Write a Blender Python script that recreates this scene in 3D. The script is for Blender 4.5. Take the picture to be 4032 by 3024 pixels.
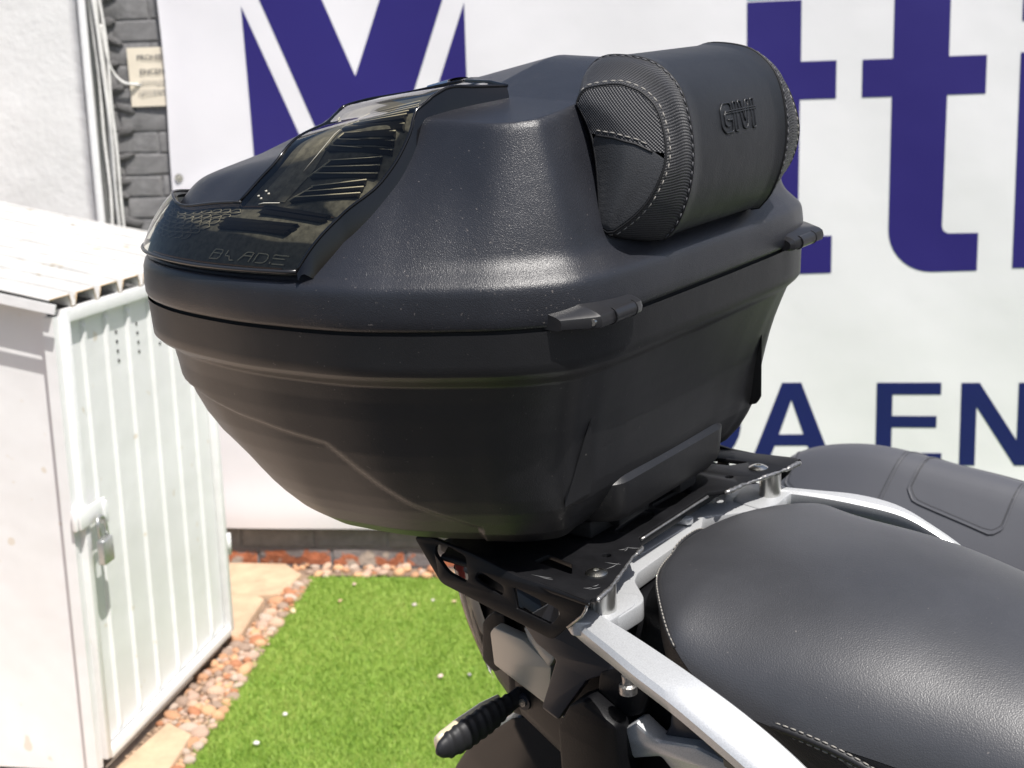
import bpy, bmesh, math, random
import numpy as np
from mathutils import Vector, Matrix

# ------------------------------------------------------------------ camera, world, sun, exposure
S = bpy.context.scene
COL = S.collection
for o in list(bpy.data.objects):
    bpy.data.objects.remove(o)

CAM_H = 1.42
cam = bpy.data.objects.new('camera', bpy.data.cameras.new('camera'))
COL.objects.link(cam)
S.camera = cam
cd = cam.data
cd.sensor_width = 36.0
cd.lens = 47.32
cd.clip_start, cd.clip_end = 0.05, 300
cd.dof.use_dof = True
cd.dof.focus_distance = 1.06
cd.dof.aperture_fstop = 13.0
_R = Matrix(((0.99948, 0.03186, 0.00000, 0), (-0.00630, 0.19760, -0.98026, 0), (-0.03123, 0.97976, 0.19770, 0), (0, 0, 0, 1)))
_M = Matrix(((1, 0, 0, 0), (0, 0, 0, 0), (0, 0, 0, 0), (0, 0, 0, 1)))
pitch, roll = math.radians(11.40), math.radians(1.86)
fwd = Vector((0, math.cos(pitch), -math.sin(pitch)))
right = Vector((1, 0, 0))
upv = right.cross(fwd)
r2 = right * math.cos(roll) - upv * math.sin(roll)
u2 = right * math.sin(roll) + upv * math.cos(roll)
cam.matrix_world = Matrix(((r2.x, u2.x, -fwd.x, 0), (r2.y, u2.y, -fwd.y, 0), (r2.z, u2.z, -fwd.z, CAM_H), (0, 0, 0, 1)))

SUN_DIR = Vector((2.77, -4.35, 9.7)).normalized()       # from the ground towards the sun
elev = math.asin(SUN_DIR.z)
azim = math.atan2(SUN_DIR.x, SUN_DIR.y)
W = bpy.data.worlds.new('World')
S.world = W
W.use_nodes = True
wn = W.node_tree
for n in list(wn.nodes):
    wn.nodes.remove(n)
sky = wn.nodes.new('ShaderNodeTexSky')
sky.sky_type = 'NISHITA'
sky.sun_disc = False
sky.sun_elevation = elev
sky.sun_rotation = azim
sky.air_density, sky.dust_density, sky.ozone_density = 1.0, 2.5, 1.0
bg = wn.nodes.new('ShaderNodeBackground')
bg.inputs['Strength'].default_value = 0.095
wo = wn.nodes.new('ShaderNodeOutputWorld')
wn.links.new(sky.outputs[0], bg.inputs[0])
wn.links.new(bg.outputs[0], wo.inputs[0])
sun = bpy.data.objects.new('sun', bpy.data.lights.new('sun', 'SUN'))
COL.objects.link(sun)
sun.data.energy = 5.0
sun.data.angle = math.radians(0.53)
sun.data.color = (1.0, 0.965, 0.915)
sun.rotation_euler = (-SUN_DIR).to_track_quat('-Z', 'Y').to_euler()
sun.location = SUN_DIR * 20
S.view_settings.view_transform = 'Standard'
S.view_settings.look = 'None'
S.view_settings.exposure = 0.29
S.view_settings.gamma = 1.0
S.view_settings.use_curve_mapping = False
S.render.engine = 'CYCLES'
S.cycles.max_bounces = 8
S.cycles.transparent_max_bounces = 12
S.cycles.caustics_reflective = False
S.cycles.caustics_refractive = False
S.cycles.sample_clamp_indirect = 6.0

rng = random.Random(7)
nrg = np.random.default_rng(11)

# ------------------------------------------------------------------ materials
def mat(name, color=(0.5, 0.5, 0.5), rough=0.5, metal=0.0, spec=0.5, coat=0.0, noise=None, bump=None, uvbump=None, transmission=0.0, specks=None):
    """noise=(scale, amount[, detail]) varies the base colour; bump=(scale, distance_m[, detail]) fine relief"""
    m = bpy.data.materials.new(name)
    m.use_nodes = True
    nt = m.node_tree
    b = nt.nodes['Principled BSDF']
    b.inputs['Base Color'].default_value = (*color, 1)
    b.inputs['Roughness'].default_value = rough
    b.inputs['Metallic'].default_value = metal
    b.inputs['Specular IOR Level'].default_value = spec
    b.inputs['Coat Weight'].default_value = coat
    b.inputs['Transmission Weight'].default_value = transmission
    tc = nt.nodes.new('ShaderNodeTexCoord')
    if noise:
        nz = nt.nodes.new('ShaderNodeTexNoise')
        nz.inputs['Scale'].default_value = noise[0]
        nz.inputs['Detail'].default_value = noise[2] if len(noise) > 2 else 5
        nz.inputs['Roughness'].default_value = 0.65
        nt.links.new(tc.outputs['Object'], nz.inputs['Vector'])
        cr = nt.nodes.new('ShaderNodeValToRGB')
        a = noise[1]
        cr.color_ramp.elements[0].position = 0.3
        cr.color_ramp.elements[1].position = 0.7
        cr.color_ramp.elements[0].color = (*[max(0, c * (1 - a)) for c in color], 1)
        cr.color_ramp.elements[1].color = (*[min(1, c * (1 + a)) for c in color], 1)
        nt.links.new(nz.outputs['Fac'], cr.inputs[0])
        nt.links.new(cr.outputs[0], b.inputs['Base Color'])
    if specks:      # sparse pale dust specks: (scale, threshold, colour)
        vz = nt.nodes.new('ShaderNodeTexNoise')
        vz.inputs['Scale'].default_value = specks[0]
        vz.inputs['Detail'].default_value = 1
        nt.links.new(tc.outputs['Object'], vz.inputs['Vector'])
        v2 = nt.nodes.new('ShaderNodeTexNoise')
        v2.inputs['Scale'].default_value = 9
        v2.inputs['Detail'].default_value = 4
        nt.links.new(tc.outputs['Object'], v2.inputs['Vector'])
        ad = nt.nodes.new('ShaderNodeMath')
        ad.operation = 'MULTIPLY_ADD'
        ad.inputs[1].default_value = .25
        nt.links.new(v2.outputs['Fac'], ad.inputs[0])
        nt.links.new(vz.outputs['Fac'], ad.inputs[2])
        rp = nt.nodes.new('ShaderNodeMapRange')
        rp.inputs[1].default_value = specks[1]
        rp.inputs[2].default_value = specks[1] + .05
        nt.links.new(ad.outputs[0], rp.inputs[0])
        mx = nt.nodes.new('ShaderNodeMix')
        mx.data_type = 'RGBA'
        src_ = b.inputs['Base Color'].links[0].from_socket if b.inputs['Base Color'].links else None
        mx.inputs[6].default_value = (*color, 1)
        mx.inputs[7].default_value = (*specks[2], 1)
        nt.links.new(rp.outputs[0], mx.inputs[0])
        if src_:
            nt.links.new(src_, mx.inputs[6])
        nt.links.new(mx.outputs[2], b.inputs['Base Color'])
    last = None
    if bump:
        for bs in (bump if isinstance(bump, list) else [bump]):
            nz = nt.nodes.new('ShaderNodeTexNoise')
            nz.inputs['Scale'].default_value = bs[0]
            nz.inputs['Detail'].default_value = bs[2] if len(bs) > 2 else 2
            nt.links.new(tc.outputs['Object'], nz.inputs['Vector'])
            bp = nt.nodes.new('ShaderNodeBump')
            bp.inputs['Strength'].default_value = 1.0
            bp.inputs['Distance'].default_value = bs[1]
            nt.links.new(nz.outputs['Fac'], bp.inputs['Height'])
            if last:
                nt.links.new(last.outputs[0], bp.inputs['Normal'])
            last = bp
    if uvbump:      # a woven cloth: crossed sine waves in UV (metres): (frequency per m, distance_m, light thread colour)
        uv = nt.nodes.new('ShaderNodeSeparateXYZ')
        nt.links.new(tc.outputs['UV'], uv.inputs[0])
        def math_(op, a, bb=None):
            n = nt.nodes.new('ShaderNodeMath')
            n.operation = op
            for i, v in enumerate((a, bb)):
                if v is None:
                    continue
                if isinstance(v, (int, float)):
                    n.inputs[i].default_value = v
                else:
                    nt.links.new(v, n.inputs[i])
            return n.outputs[0]
        su = math_('SINE', math_('MULTIPLY', uv.outputs[0], uvbump[0] * 2 * math.pi))
        sv = math_('SINE', math_('MULTIPLY', uv.outputs[1], uvbump[0] * 2 * math.pi))
        h = math_('MULTIPLY', su, sv)
        bp = nt.nodes.new('ShaderNodeBump')
        bp.inputs['Distance'].default_value = uvbump[1]
        nt.links.new(h, bp.inputs['Height'])
        if last:
            nt.links.new(last.outputs[0], bp.inputs['Normal'])
        last = bp
        if len(uvbump) > 2:
            cr = nt.nodes.new('ShaderNodeValToRGB')
            cr.color_ramp.elements[0].position = 0.35
            cr.color_ramp.elements[1].position = 0.75
            cr.color_ramp.elements[0].color = (*color, 1)
            cr.color_ramp.elements[1].color = (*uvbump[2], 1)
            hh = math_('ADD', math_('MULTIPLY', h, 0.5), 0.5)
            nt.links.new(hh, cr.inputs[0])
            nt.links.new(cr.outputs[0], b.inputs['Base Color'])
    if last:
        nt.links.new(last.outputs[0], b.inputs['Normal'])
    return m

M = {}
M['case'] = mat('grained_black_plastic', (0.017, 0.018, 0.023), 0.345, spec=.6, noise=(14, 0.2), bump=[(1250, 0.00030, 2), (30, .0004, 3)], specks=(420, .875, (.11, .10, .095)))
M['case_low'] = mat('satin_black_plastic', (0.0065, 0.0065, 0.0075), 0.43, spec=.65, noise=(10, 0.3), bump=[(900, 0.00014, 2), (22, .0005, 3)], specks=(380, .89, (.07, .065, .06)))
M['hinge'] = mat('smooth_black_plastic', (0.02, 0.02, 0.022), 0.28, bump=(60, 0.0002))
M['black'] = mat('flat_black', (0.006, 0.006, 0.007), 0.6)
M['leather'] = mat('black_leatherette', (0.017, 0.018, 0.021), 0.42, noise=(12, .2), bump=[(900, 0.0002, 2), (45, 0.0004)], specks=(330, .90, (.10, .095, .09)))
M['leather_end'] = mat('lightened_leatherette', (0.034, 0.035, 0.038), 0.48, noise=(12, .2), bump=(1000, 0.0003, 2))  # lighter copy of the leatherette, makes up for shade on the end patches
M['weave'] = mat('woven_vinyl', (0.010, 0.010, 0.012), 0.42, uvbump=(430, 0.0003, (0.078, 0.078, 0.082)))
M['thread'] = mat('pale_thread', (0.27, 0.255, 0.23), 0.7)
M['darkthread'] = mat('grey_thread', (0.10, 0.10, 0.11), 0.6)
M['gloss'] = mat('gloss_black_trim', (0.004, 0.004, 0.005), 0.12)
M['rack'] = mat('powder_coated_steel', (0.007, 0.007, 0.008), 0.45, spec=0.22, noise=(35, 0.35), bump=(500, 0.00008, 3))
M['worn'] = mat('worn_bare_steel', (0.36, 0.35, 0.34), 0.38, metal=0.9, noise=(300, 0.4), bump=(400, 0.0006, 4))
M['steel'] = mat('zinc_plated_steel', (0.62, 0.60, 0.55), 0.25, metal=1.0)
M['alu'] = mat('silver_painted_metal', (0.52, 0.53, 0.54), 0.36, metal=0.35, spec=0.5, noise=(900, 0.12, 2), bump=(900, 0.00006, 2))
M['seat'] = mat('seat_vinyl', (0.042, 0.043, 0.048), 0.43, spec=.7, noise=(7, .2, 6), bump=[(900, 0.00020, 1), (14, 0.0007)], specks=(300, .90, (.14, .13, .125)))
M['seat_side'] = mat('ribbed_seat_vinyl', (0.012, 0.012, 0.014), 0.55, uvbump=(700, 0.0001))
M['tail'] = mat('grey_satin_panel', (0.50, 0.47, 0.41), 0.40, metal=0.3, bump=(900, 0.00004))
M['tail_dark'] = mat('charcoal_satin_panel', (0.020, 0.021, 0.027), 0.32, bump=(700, 0.00004))
M['tail_black'] = mat('black_moulded_plastic', (0.005, 0.005, 0.006), 0.45, spec=.18, bump=(600, 0.00015, 2))
M['rubber'] = mat('black_rubber', (0.014, 0.014, 0.016), 0.55, bump=(300, 0.0001))
M['chrome'] = mat('chrome', (0.8, 0.8, 0.82), 0.08, metal=1.0)
M['seat2'] = mat('grey_seat_vinyl', (0.076, 0.078, 0.089), 0.50, bump=[(500, 0.0001), (20, 0.0004)])

def mat_lens(name, tint, rough=0.03, base=0.0):
    m = bpy.data.materials.new(name)
    m.use_nodes = True
    nt = m.node_tree
    nt.nodes.remove(nt.nodes['Principled BSDF'])
    out = nt.nodes['Material Output']
    tr = nt.nodes.new('ShaderNodeBsdfTransparent')
    tr.inputs[0].default_value = (*tint, 1)
    gl = nt.nodes.new('ShaderNodeBsdfGlossy')
    gl.inputs['Roughness'].default_value = rough
    gl.inputs['Color'].default_value = (0.9, 0.9, 0.9, 1)
    fr = nt.nodes.new('ShaderNodeFresnel')
    fr.inputs[0].default_value = 1.40
    mx = nt.nodes.new('ShaderNodeMixShader')
    nt.links.new(fr.outputs[0], mx.inputs[0])
    nt.links.new(tr.outputs[0], mx.inputs[1])
    nt.links.new(gl.outputs[0], mx.inputs[2])
    nt.links.new(mx.outputs[0], out.inputs[0])
    return m
M['smoke'] = mat_lens('smoked_lens', (0.80, 0.78, 0.70), 0.03)
M['clear'] = mat_lens('clear_lens', (0.86, 0.87, 0.85), 0.03)
M['reflector'] = mat('dark_reflector_base', (0.105, 0.102, 0.088), 0.5, noise=(160, 0.5))
M['slat'] = mat('black_slat', (0.006, 0.006, 0.007), 0.3)
M['slat_edge'] = mat('pale_lit_edge', (0.62, 0.58, 0.47), 0.35)  # pale colour puts the light caught on moulded edges into the plastic
M['dusty_smoke'] = mat('dusty_inner_smoke', (0.21, 0.20, 0.17), 0.4, noise=(120, 0.5))

# setting
M['banner'] = mat('banner_vinyl', (0.80, 0.78, 0.815), 0.45, noise=(1.6, .03, 8), bump=[(3.2, 0.005, 2), (17, .0006, 3), (240, 0.0001)])
M['ink'] = mat('violet_blue_ink', (0.022, 0.014, 0.155), 0.40, bump=(3.2, 0.006, 2))
M['navy'] = mat('navy_ink', (0.008, 0.013, 0.105), 0.40, bump=(3.2, 0.006, 2))
M['brick'] = mat('grey_painted_brick', (0.200, 0.196, 0.197), 0.75, noise=(26, 0.22, 8), bump=[(60, 0.002, 6), (300, 0.0006, 3)])
M['mortar'] = mat('grey_painted_mortar', (0.21, 0.205, 0.206), 0.85, noise=(30, 0.25), bump=(70, 0.004, 6))
def flaking(name, level):
    """orange brick with a flaking coat of grey paint and limy stains, by noise and height on the brick"""
    m = mat(name, (0.46, 0.15, 0.07), 0.88, noise=(24, 0.3, 8), bump=(90, 0.004, 6))
    nt = m.node_tree
    b = nt.nodes['Principled BSDF']
    src_ = b.inputs['Base Color'].links[0].from_socket
    tc = nt.nodes['Texture Coordinate']
    ge = nt.nodes.new('ShaderNodeSeparateXYZ')
    nt.links.new(tc.outputs['Object'], ge.inputs[0])
    oi = nt.nodes.new('ShaderNodeObjectInfo')
    va = nt.nodes.new('ShaderNodeVectorMath')
    va.operation = 'ADD'
    nt.links.new(tc.outputs['Object'], va.inputs[0])
    nt.links.new(oi.outputs['Location'], va.inputs[1])
    cur = src_
    for sc, lo, col, kz in ((14, level, (.22, .19, .18), 6.0), (11, .56, (.50, .40, .32), -2.0)):
        nz = nt.nodes.new('ShaderNodeTexNoise')
        nz.inputs['Scale'].default_value = sc
        nz.inputs['Detail'].default_value = 7
        nt.links.new(va.outputs[0], nz.inputs['Vector'])
        ma = nt.nodes.new('ShaderNodeMath')
        ma.operation = 'MULTIPLY_ADD'
        ma.inputs[1].default_value = kz
        nt.links.new(ge.outputs['Z'], ma.inputs[0])
        nt.links.new(nz.outputs['Fac'], ma.inputs[2])
        rp = nt.nodes.new('ShaderNodeMapRange')
        rp.inputs[1].default_value, rp.inputs[2].default_value = lo, lo + .06
        nt.links.new(ma.outputs[0], rp.inputs[0])
        mx = nt.nodes.new('ShaderNodeMix')
        mx.data_type = 'RGBA'
        nt.links.new(rp.outputs[0], mx.inputs[0])
        nt.links.new(cur, mx.inputs[6])
        mx.inputs[7].default_value = (*col, 1)
        cur = mx.outputs[2]
    nt.links.new(cur, b.inputs['Base Color'])
    return m
M['brick_red'] = flaking('bare_red_brick', .56)
M['brick_half'] = flaking('half_painted_brick', .46)
M['plaster'] = mat('white_plaster', (0.74, 0.735, 0.725), 0.8, noise=(5, 0.05, 8), bump=[(7, 0.006, 5), (55, 0.0012, 5)])
M['white_paint'] = mat('white_sheet_metal', (0.75, 0.75, 0.75), 0.42, noise=(4, 0.05, 8), bump=[(5, 0.006, 3)], specks=(26, .84, (.66, .61, .54)))
M['white_frame'] = mat('white_steel_profile', (0.77, 0.77, 0.77), 0.38, noise=(25, 0.06, 8), bump=(90, 0.0004))
M['roof'] = mat('weathered_white_roof', (0.56, 0.55, 0.53), 0.65, noise=(16, 0.12, 8), bump=(60, 0.002, 5), specks=(30, .80, (.42, .38, .32)))
M['white_dirty'] = mat('white_brushed_paint', (0.70, 0.69, 0.67), 0.6, noise=(16, 0.14, 8), bump=(60, 0.002, 5))
M['rust'] = mat('rust_stained_paint', (0.52, 0.36, 0.20), 0.8, noise=(60, 0.4, 8))
M['dark_gap'] = mat('painted_inner_shade', (0.03, 0.03, 0.03), 0.9)  # near-black colour stands in for shade behind holes and inside the shed
M['lock'] = mat('satin_steel_lock', (0.46, 0.47, 0.46), 0.35, metal=0.75, noise=(120, 0.15))
M['paper'] = mat('cream_paper', (0.78, 0.70, 0.57), 0.8, noise=(8, 0.05))
M['print'] = mat('grey_print', (0.10, 0.10, 0.11), 0.8)
M['print_pale'] = mat('faded_print', (0.42, 0.40, 0.37), 0.8)
M['paver'] = mat('pink_concrete_paver', (0.58, 0.455, 0.36), 0.85, noise=(9, 0.22, 9), bump=[(40, 0.003, 7), (260, 0.0006, 3)])
M['slab'] = mat('peach_concrete_slab', (0.52, 0.37, 0.245), 0.85, noise=(12, 0.2, 9), bump=[(40, 0.003, 7), (260, 0.0006, 3)])
M['yard'] = mat('dark_asphalt', (0.045, 0.045, 0.047), 0.9, noise=(40, .3, 8), bump=(120, .004, 5))
M['soil'] = mat('stony_soil', (0.24, 0.165, 0.115), 0.95, noise=(26, 0.5, 9), bump=(60, 0.012, 7))
M['turf_base'] = mat('turf_backing', (0.13, 0.24, 0.03), 0.9, noise=(30, 0.4))

def mat_random(name, cols, rough, noise_scale=60, bumpd=0.001):
    m = bpy.data.materials.new(name)
    m.use_nodes = True
    nt = m.node_tree
    b = nt.nodes['Principled BSDF']
    b.inputs['Roughness'].default_value = rough
    oi = nt.nodes.new('ShaderNodeObjectInfo')
    cr = nt.nodes.new('ShaderNodeValToRGB')
    cr.color_ramp.interpolation = 'CONSTANT'
    el = cr.color_ramp.elements
    while len(el) < len(cols):
        el.new(0.5)
    for i, c in enumerate(cols):
        el[i].position = i / len(cols)
        el[i].color = (*c, 1)
    nt.links.new(oi.outputs['Random'], cr.inputs[0])
    tc = nt.nodes.new('ShaderNodeTexCoord')
    nz = nt.nodes.new('ShaderNodeTexNoise')
    nz.inputs['Scale'].default_value = noise_scale
    nz.inputs['Detail'].default_value = 6
    nt.links.new(tc.outputs['Object'], nz.inputs['Vector'])
    mp = nt.nodes.new('ShaderNodeMapRange')
    mp.inputs[3].default_value, mp.inputs[4].default_value = 0.65, 1.35
    nt.links.new(nz.outputs['Fac'], mp.inputs[0])
    mx = nt.nodes.new('ShaderNodeVectorMath')
    mx.operation = 'SCALE'
    nt.links.new(cr.outputs[0], mx.inputs[0])
    nt.links.new(mp.outputs[0], mx.inputs['Scale'])
    nt.links.new(mx.outputs[0], b.inputs['Base Color'])
    bp = nt.nodes.new('ShaderNodeBump')
    bp.inputs['Distance'].default_value = bumpd
    nt.links.new(nz.outputs['Fac'], bp.inputs['Height'])
    nt.links.new(bp.outputs[0], b.inputs['Normal'])
    return m
M['pebble'] = mat_random('river_pebble', [(0.50, 0.27, 0.15), (0.56, 0.38, 0.27), (0.42, 0.18, 0.09), (0.50, 0.39, 0.31), (0.34, 0.24, 0.18), (0.62, 0.36, 0.20), (0.48, 0.33, 0.25)], 0.7)
M['petal'] = mat_random('stray_stone', [(0.62, 0.5, 0.42), (0.66, 0.46, 0.42), (0.55, 0.38, 0.2)], 0.7)

def mat_grass():
    m = bpy.data.materials.new('turf_blades')
    m.use_nodes = True
    nt = m.node_tree
    b = nt.nodes['Principled BSDF']
    b.inputs['Roughness'].default_value = 0.5
    b.inputs['Specular IOR Level'].default_value = 0.25
    at = nt.nodes.new('ShaderNodeAttribute')
    at.attribute_name = 'tone'
    cr = nt.nodes.new('ShaderNodeValToRGB')
    el = cr.color_ramp.elements
    el[0].position, el[0].color = 0.0, (0.19, 0.31, 0.045, 1)
    el[1].position, el[1].color = 1.0, (0.46, 0.50, 0.13, 1)
    e = el.new(0.45)
    e.color = (0.31, 0.46, 0.078, 1)
    e = el.new(0.8)
    e.color = (0.42, 0.55, 0.13, 1)
    nt.links.new(at.outputs['Fac'], cr.inputs[0])
    nt.links.new(cr.outputs[0], b.inputs['Base Color'])
    tl = nt.nodes.new('ShaderNodeBsdfTranslucent')
    nt.links.new(cr.outputs[0], tl.inputs[0])
    mx = nt.nodes.new('ShaderNodeMixShader')
    mx.inputs[0].default_value = 0.3
    nt.links.new(b.outputs[0], mx.inputs[1])
    nt.links.new(tl.outputs[0], mx.inputs[2])
    nt.links.new(mx.outputs[0], nt.nodes['Material Output'].inputs[0])
    return m
M['grass'] = mat_grass()

# ------------------------------------------------------------------ object helpers
def empty(name, mw, label, cat, group=None):
    o = bpy.data.objects.new(name, None)
    o.empty_display_size = 0.05
    COL.objects.link(o)
    o.matrix_world = mw
    o['label'] = label
    o['category'] = cat
    if group:
        o['group'] = group
    return o

def mesh_from(name, verts, faces, uv=None, smooth=True):
    me = bpy.data.meshes.new(name)
    me.from_pydata([tuple(map(float, v)) for v in verts], [], [tuple(f) for f in faces])
    me.update()
    if smooth:
        me.polygons.foreach_set('use_smooth', [True] * len(me.polygons))
    if uv is not None:
        l = me.uv_layers.new(name='UVMap')
        idx = np.empty(len(me.loops), dtype=np.int32)
        me.loops.foreach_get('vertex_index', idx)
        l.data.foreach_set('uv', np.asarray(uv, dtype=np.float32)[idx].ravel())
    return me

def link(name, me, m, parent=None, label=None, kind=None):
    o = bpy.data.objects.new(name, me)
    COL.objects.link(o)
    if m is not None and not me.materials:
        for x in (m if isinstance(m, (list, tuple)) else [m]):
            me.materials.append(x)
    if parent is not None:
        o.parent = parent
    if label:
        o['label'] = label
    if kind:
        o['kind'] = kind
    return o

def tag(o, label, cat, group=None):
    o['label'] = label
    o['category'] = cat
    if group:
        o['group'] = group
    return o

def sharp(me, ang=35):
    try:
        me.set_sharp_from_angle(angle=math.radians(ang))
    except Exception:
        pass
    return me

def fix_normals(me):
    bm = bmesh.new()
    bm.from_mesh(me)
    bmesh.ops.recalc_face_normals(bm, faces=bm.faces)
    bm.to_mesh(me)
    bm.free()
    return me

def orient(me, d):
    """flip an open sheet so that its faces look along d on the whole"""
    n = np.zeros(len(me.polygons) * 3, dtype=np.float32)
    a = np.zeros(len(me.polygons), dtype=np.float32)
    me.polygons.foreach_get('normal', n)
    me.polygons.foreach_get('area', a)
    if ((n.reshape(-1, 3) * a[:, None]).sum(0) @ np.asarray(d)) < 0:
        me.flip_normals()
    return me

def catmull(pts, n, closed=False):
    P = np.asarray(pts, float)
    m = len(P)
    out = []
    segs = m if closed else m - 1
    # chord length parametrisation for even sampling
    dense = []
    for s in range(segs):
        p1, p2 = P[s % m], P[(s + 1) % m]
        p0 = P[(s - 1) % m] if (closed or s > 0) else 2 * p1 - p2
        p3 = P[(s + 2) % m] if (closed or s < m - 2) else 2 * p2 - p1
        for t in np.linspace(0, 1, 24, endpoint=False):
            dense.append(0.5 * ((2 * p1) + (-p0 + p2) * t + (2 * p0 - 5 * p1 + 4 * p2 - p3) * t * t + (-p0 + 3 * p1 - 3 * p2 + p3) * t ** 3))
    dense.append(P[0] if closed else P[-1])
    D = np.array(dense)
    L = np.r_[0, np.cumsum(np.linalg.norm(np.diff(D, axis=0), axis=1))]
    tt = np.linspace(0, L[-1], n, endpoint=not closed)
    return np.stack([np.interp(tt, L, D[:, k]) for k in range(D.shape[1])], 1)

def resample(pts, n, closed=False):
    P = np.asarray(pts, float)
    if closed:
        P = np.vstack([P, P[:1]])
    L = np.r_[0, np.cumsum(np.linalg.norm(np.diff(P, axis=0), axis=1))]
    tt = np.linspace(0, L[-1], n, endpoint=not closed)
    return np.stack([np.interp(tt, L, P[:, k]) for k in range(P.shape[1])], 1)

def grid_faces(nr, nc, closed_c=True):
    f = []
    for i in range(nr - 1):
        for j in range(nc if closed_c else nc - 1):
            a, b = i * nc + j, i * nc + (j + 1) % nc
            f.append((a, b, b + nc, a + nc))
    return f

def loft(rings, closed=True, cap0=False, cap1=False):
    rings = [np.asarray(r, float) for r in rings]
    nc = len(rings[0])
    V = np.vstack(rings)
    F = grid_faces(len(rings), nc, closed)
    if cap0:
        F.append(tuple(range(nc))[::-1])
    if cap1:
        F.append(tuple((len(rings) - 1) * nc + k for k in range(nc)))
    return V, F

def loft_uv(rings):
    uv = []
    acc = 0
    for i, r in enumerate(rings):
        r = np.asarray(r)
        if i:
            acc += np.mean(np.linalg.norm(r - np.asarray(rings[i - 1]), axis=1))
        L = np.r_[0, np.cumsum(np.linalg.norm(np.diff(r, axis=0), axis=1))]
        uv += [(acc, l) for l in L]
    return uv

def tube(path, rad, seg=10, closed=False, caps=True):
    P = np.asarray(path, float)
    n = len(P)
    rad = np.broadcast_to(np.asarray(rad, float), (n,))
    T = np.gradient(P, axis=0)
    T /= np.linalg.norm(T, axis=1)[:, None] + 1e-12
    up = np.array([0, 0, 1.0])
    if abs(T[0] @ up) > 0.9:
        up = np.array([1.0, 0, 0])
    rings = []
    N = up - T[0] * (T[0] @ up)
    N /= np.linalg.norm(N)
    for i in range(n):
        N = N - T[i] * (T[i] @ N)
        N /= np.linalg.norm(N) + 1e-12
        B = np.cross(T[i], N)
        a = np.linspace(0, 2 * math.pi, seg, endpoint=False)
        rings.append(P[i] + rad[i] * (np.cos(a)[:, None] * N + np.sin(a)[:, None] * B))
    return loft(rings, True, caps, caps)

class MB:                                   # joins several shapes into one mesh
    def __init__(s):
        s.v, s.f = [], []
    def add(s, V, F):
        o = len(s.v)
        s.v += [tuple(map(float, v)) for v in V]
        s.f += [tuple(i + o for i in f) for f in F]
        return s
    def box(s, c, size, R=None):
        hx, hy, hz = [x / 2 for x in size]
        V = np.array([(x, y, z) for x in (-hx, hx) for y in (-hy, hy) for z in (-hz, hz)])
        if R is not None:
            V = V @ np.asarray(R).T
        F = [(0, 1, 3, 2), (4, 6, 7, 5), (0, 4, 5, 1), (2, 3, 7, 6), (0, 2, 6, 4), (1, 5, 7, 3)]
        return s.add(V + np.asarray(c), F)
    def mesh(s, name, smooth=False, bevel=0, segs=2):
        me = mesh_from(name, s.v, s.f, smooth=smooth)
        if bevel:
            bm = bmesh.new()
            bm.from_mesh(me)
            bmesh.ops.bevel(bm, geom=[e for e in bm.edges if len(e.link_faces) == 2 and e.calc_face_angle(0) > 0.5], offset=bevel, segments=segs, profile=0.5, affect='EDGES', clamp_overlap=True)
            bm.to_mesh(me)
            bm.free()
            me.polygons.foreach_set('use_smooth', [True] * len(me.polygons))
            sharp(me, 40)
        return me

def plate(outlines, thick, fmap, bevel=0.0004, smooth_n=0):
    """outlines: list of 2D loops (first the border, the rest holes); fmap(u, v, w) -> xyz with w along the thickness"""
    cu = bpy.data.curves.new('plate', 'CURVE')
    cu.dimensions = '2D'
    cu.fill_mode = 'BOTH'
    cu.extrude = max(thick / 2 - bevel, 1e-5)
    cu.bevel_depth = bevel
    cu.bevel_resolution = 1
    cu.offset = -bevel
    for l in outlines:
        sp = cu.splines.new('POLY')
        sp.points.add(len(l) - 1)
        for p, q in zip(sp.points, l):
            p.co = (q[0], q[1], 0, 1)
        sp.use_cyclic_u = True
    o = bpy.data.objects.new('plate', cu)
    COL.objects.link(o)
    dg = bpy.context.evaluated_depsgraph_get()
    me = bpy.data.meshes.new_from_object(o.evaluated_get(dg))
    bpy.data.objects.remove(o)
    bpy.data.curves.remove(cu)
    me.materials.clear()
    bm = bmesh.new()
    bm.from_mesh(me)
    bmesh.ops.remove_doubles(bm, verts=bm.verts, dist=1e-6)
    for v in bm.verts:
        v.co = Vector(fmap(v.co.x, v.co.y, v.co.z))
    bmesh.ops.recalc_face_normals(bm, faces=bm.faces)
    bm.to_mesh(me)
    bm.free()
    me.polygons.foreach_set('use_smooth', [True] * len(me.polygons))
    sharp(me, 25)
    return me

def patch(loop, fmap, maxlen):
    """upholstered sheet: the outline filled with small faces, then mapped to 3D"""
    bm = bmesh.new()
    vsx = [bm.verts.new((p[0], p[1], 0)) for p in loop]
    for i in range(len(vsx)):
        bm.edges.new((vsx[i], vsx[(i + 1) % len(vsx)]))
    bmesh.ops.triangle_fill(bm, use_beauty=True, use_dissolve=False, edges=bm.edges[:])
    for it in range(7):
        long_e = [e for e in bm.edges if e.calc_length() > maxlen]
        if not long_e:
            break
        bmesh.ops.subdivide_edges(bm, edges=long_e, cuts=1)
        bmesh.ops.triangulate(bm, faces=bm.faces[:])
    for v in bm.verts:
        v.co = Vector(fmap(v.co.x, v.co.y, 0.0))
    bmesh.ops.recalc_face_normals(bm, faces=bm.faces)
    me = bpy.data.meshes.new('patch')
    bm.to_mesh(me)
    bm.free()
    me.polygons.foreach_set('use_smooth', [True] * len(me.polygons))
    return me

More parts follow.
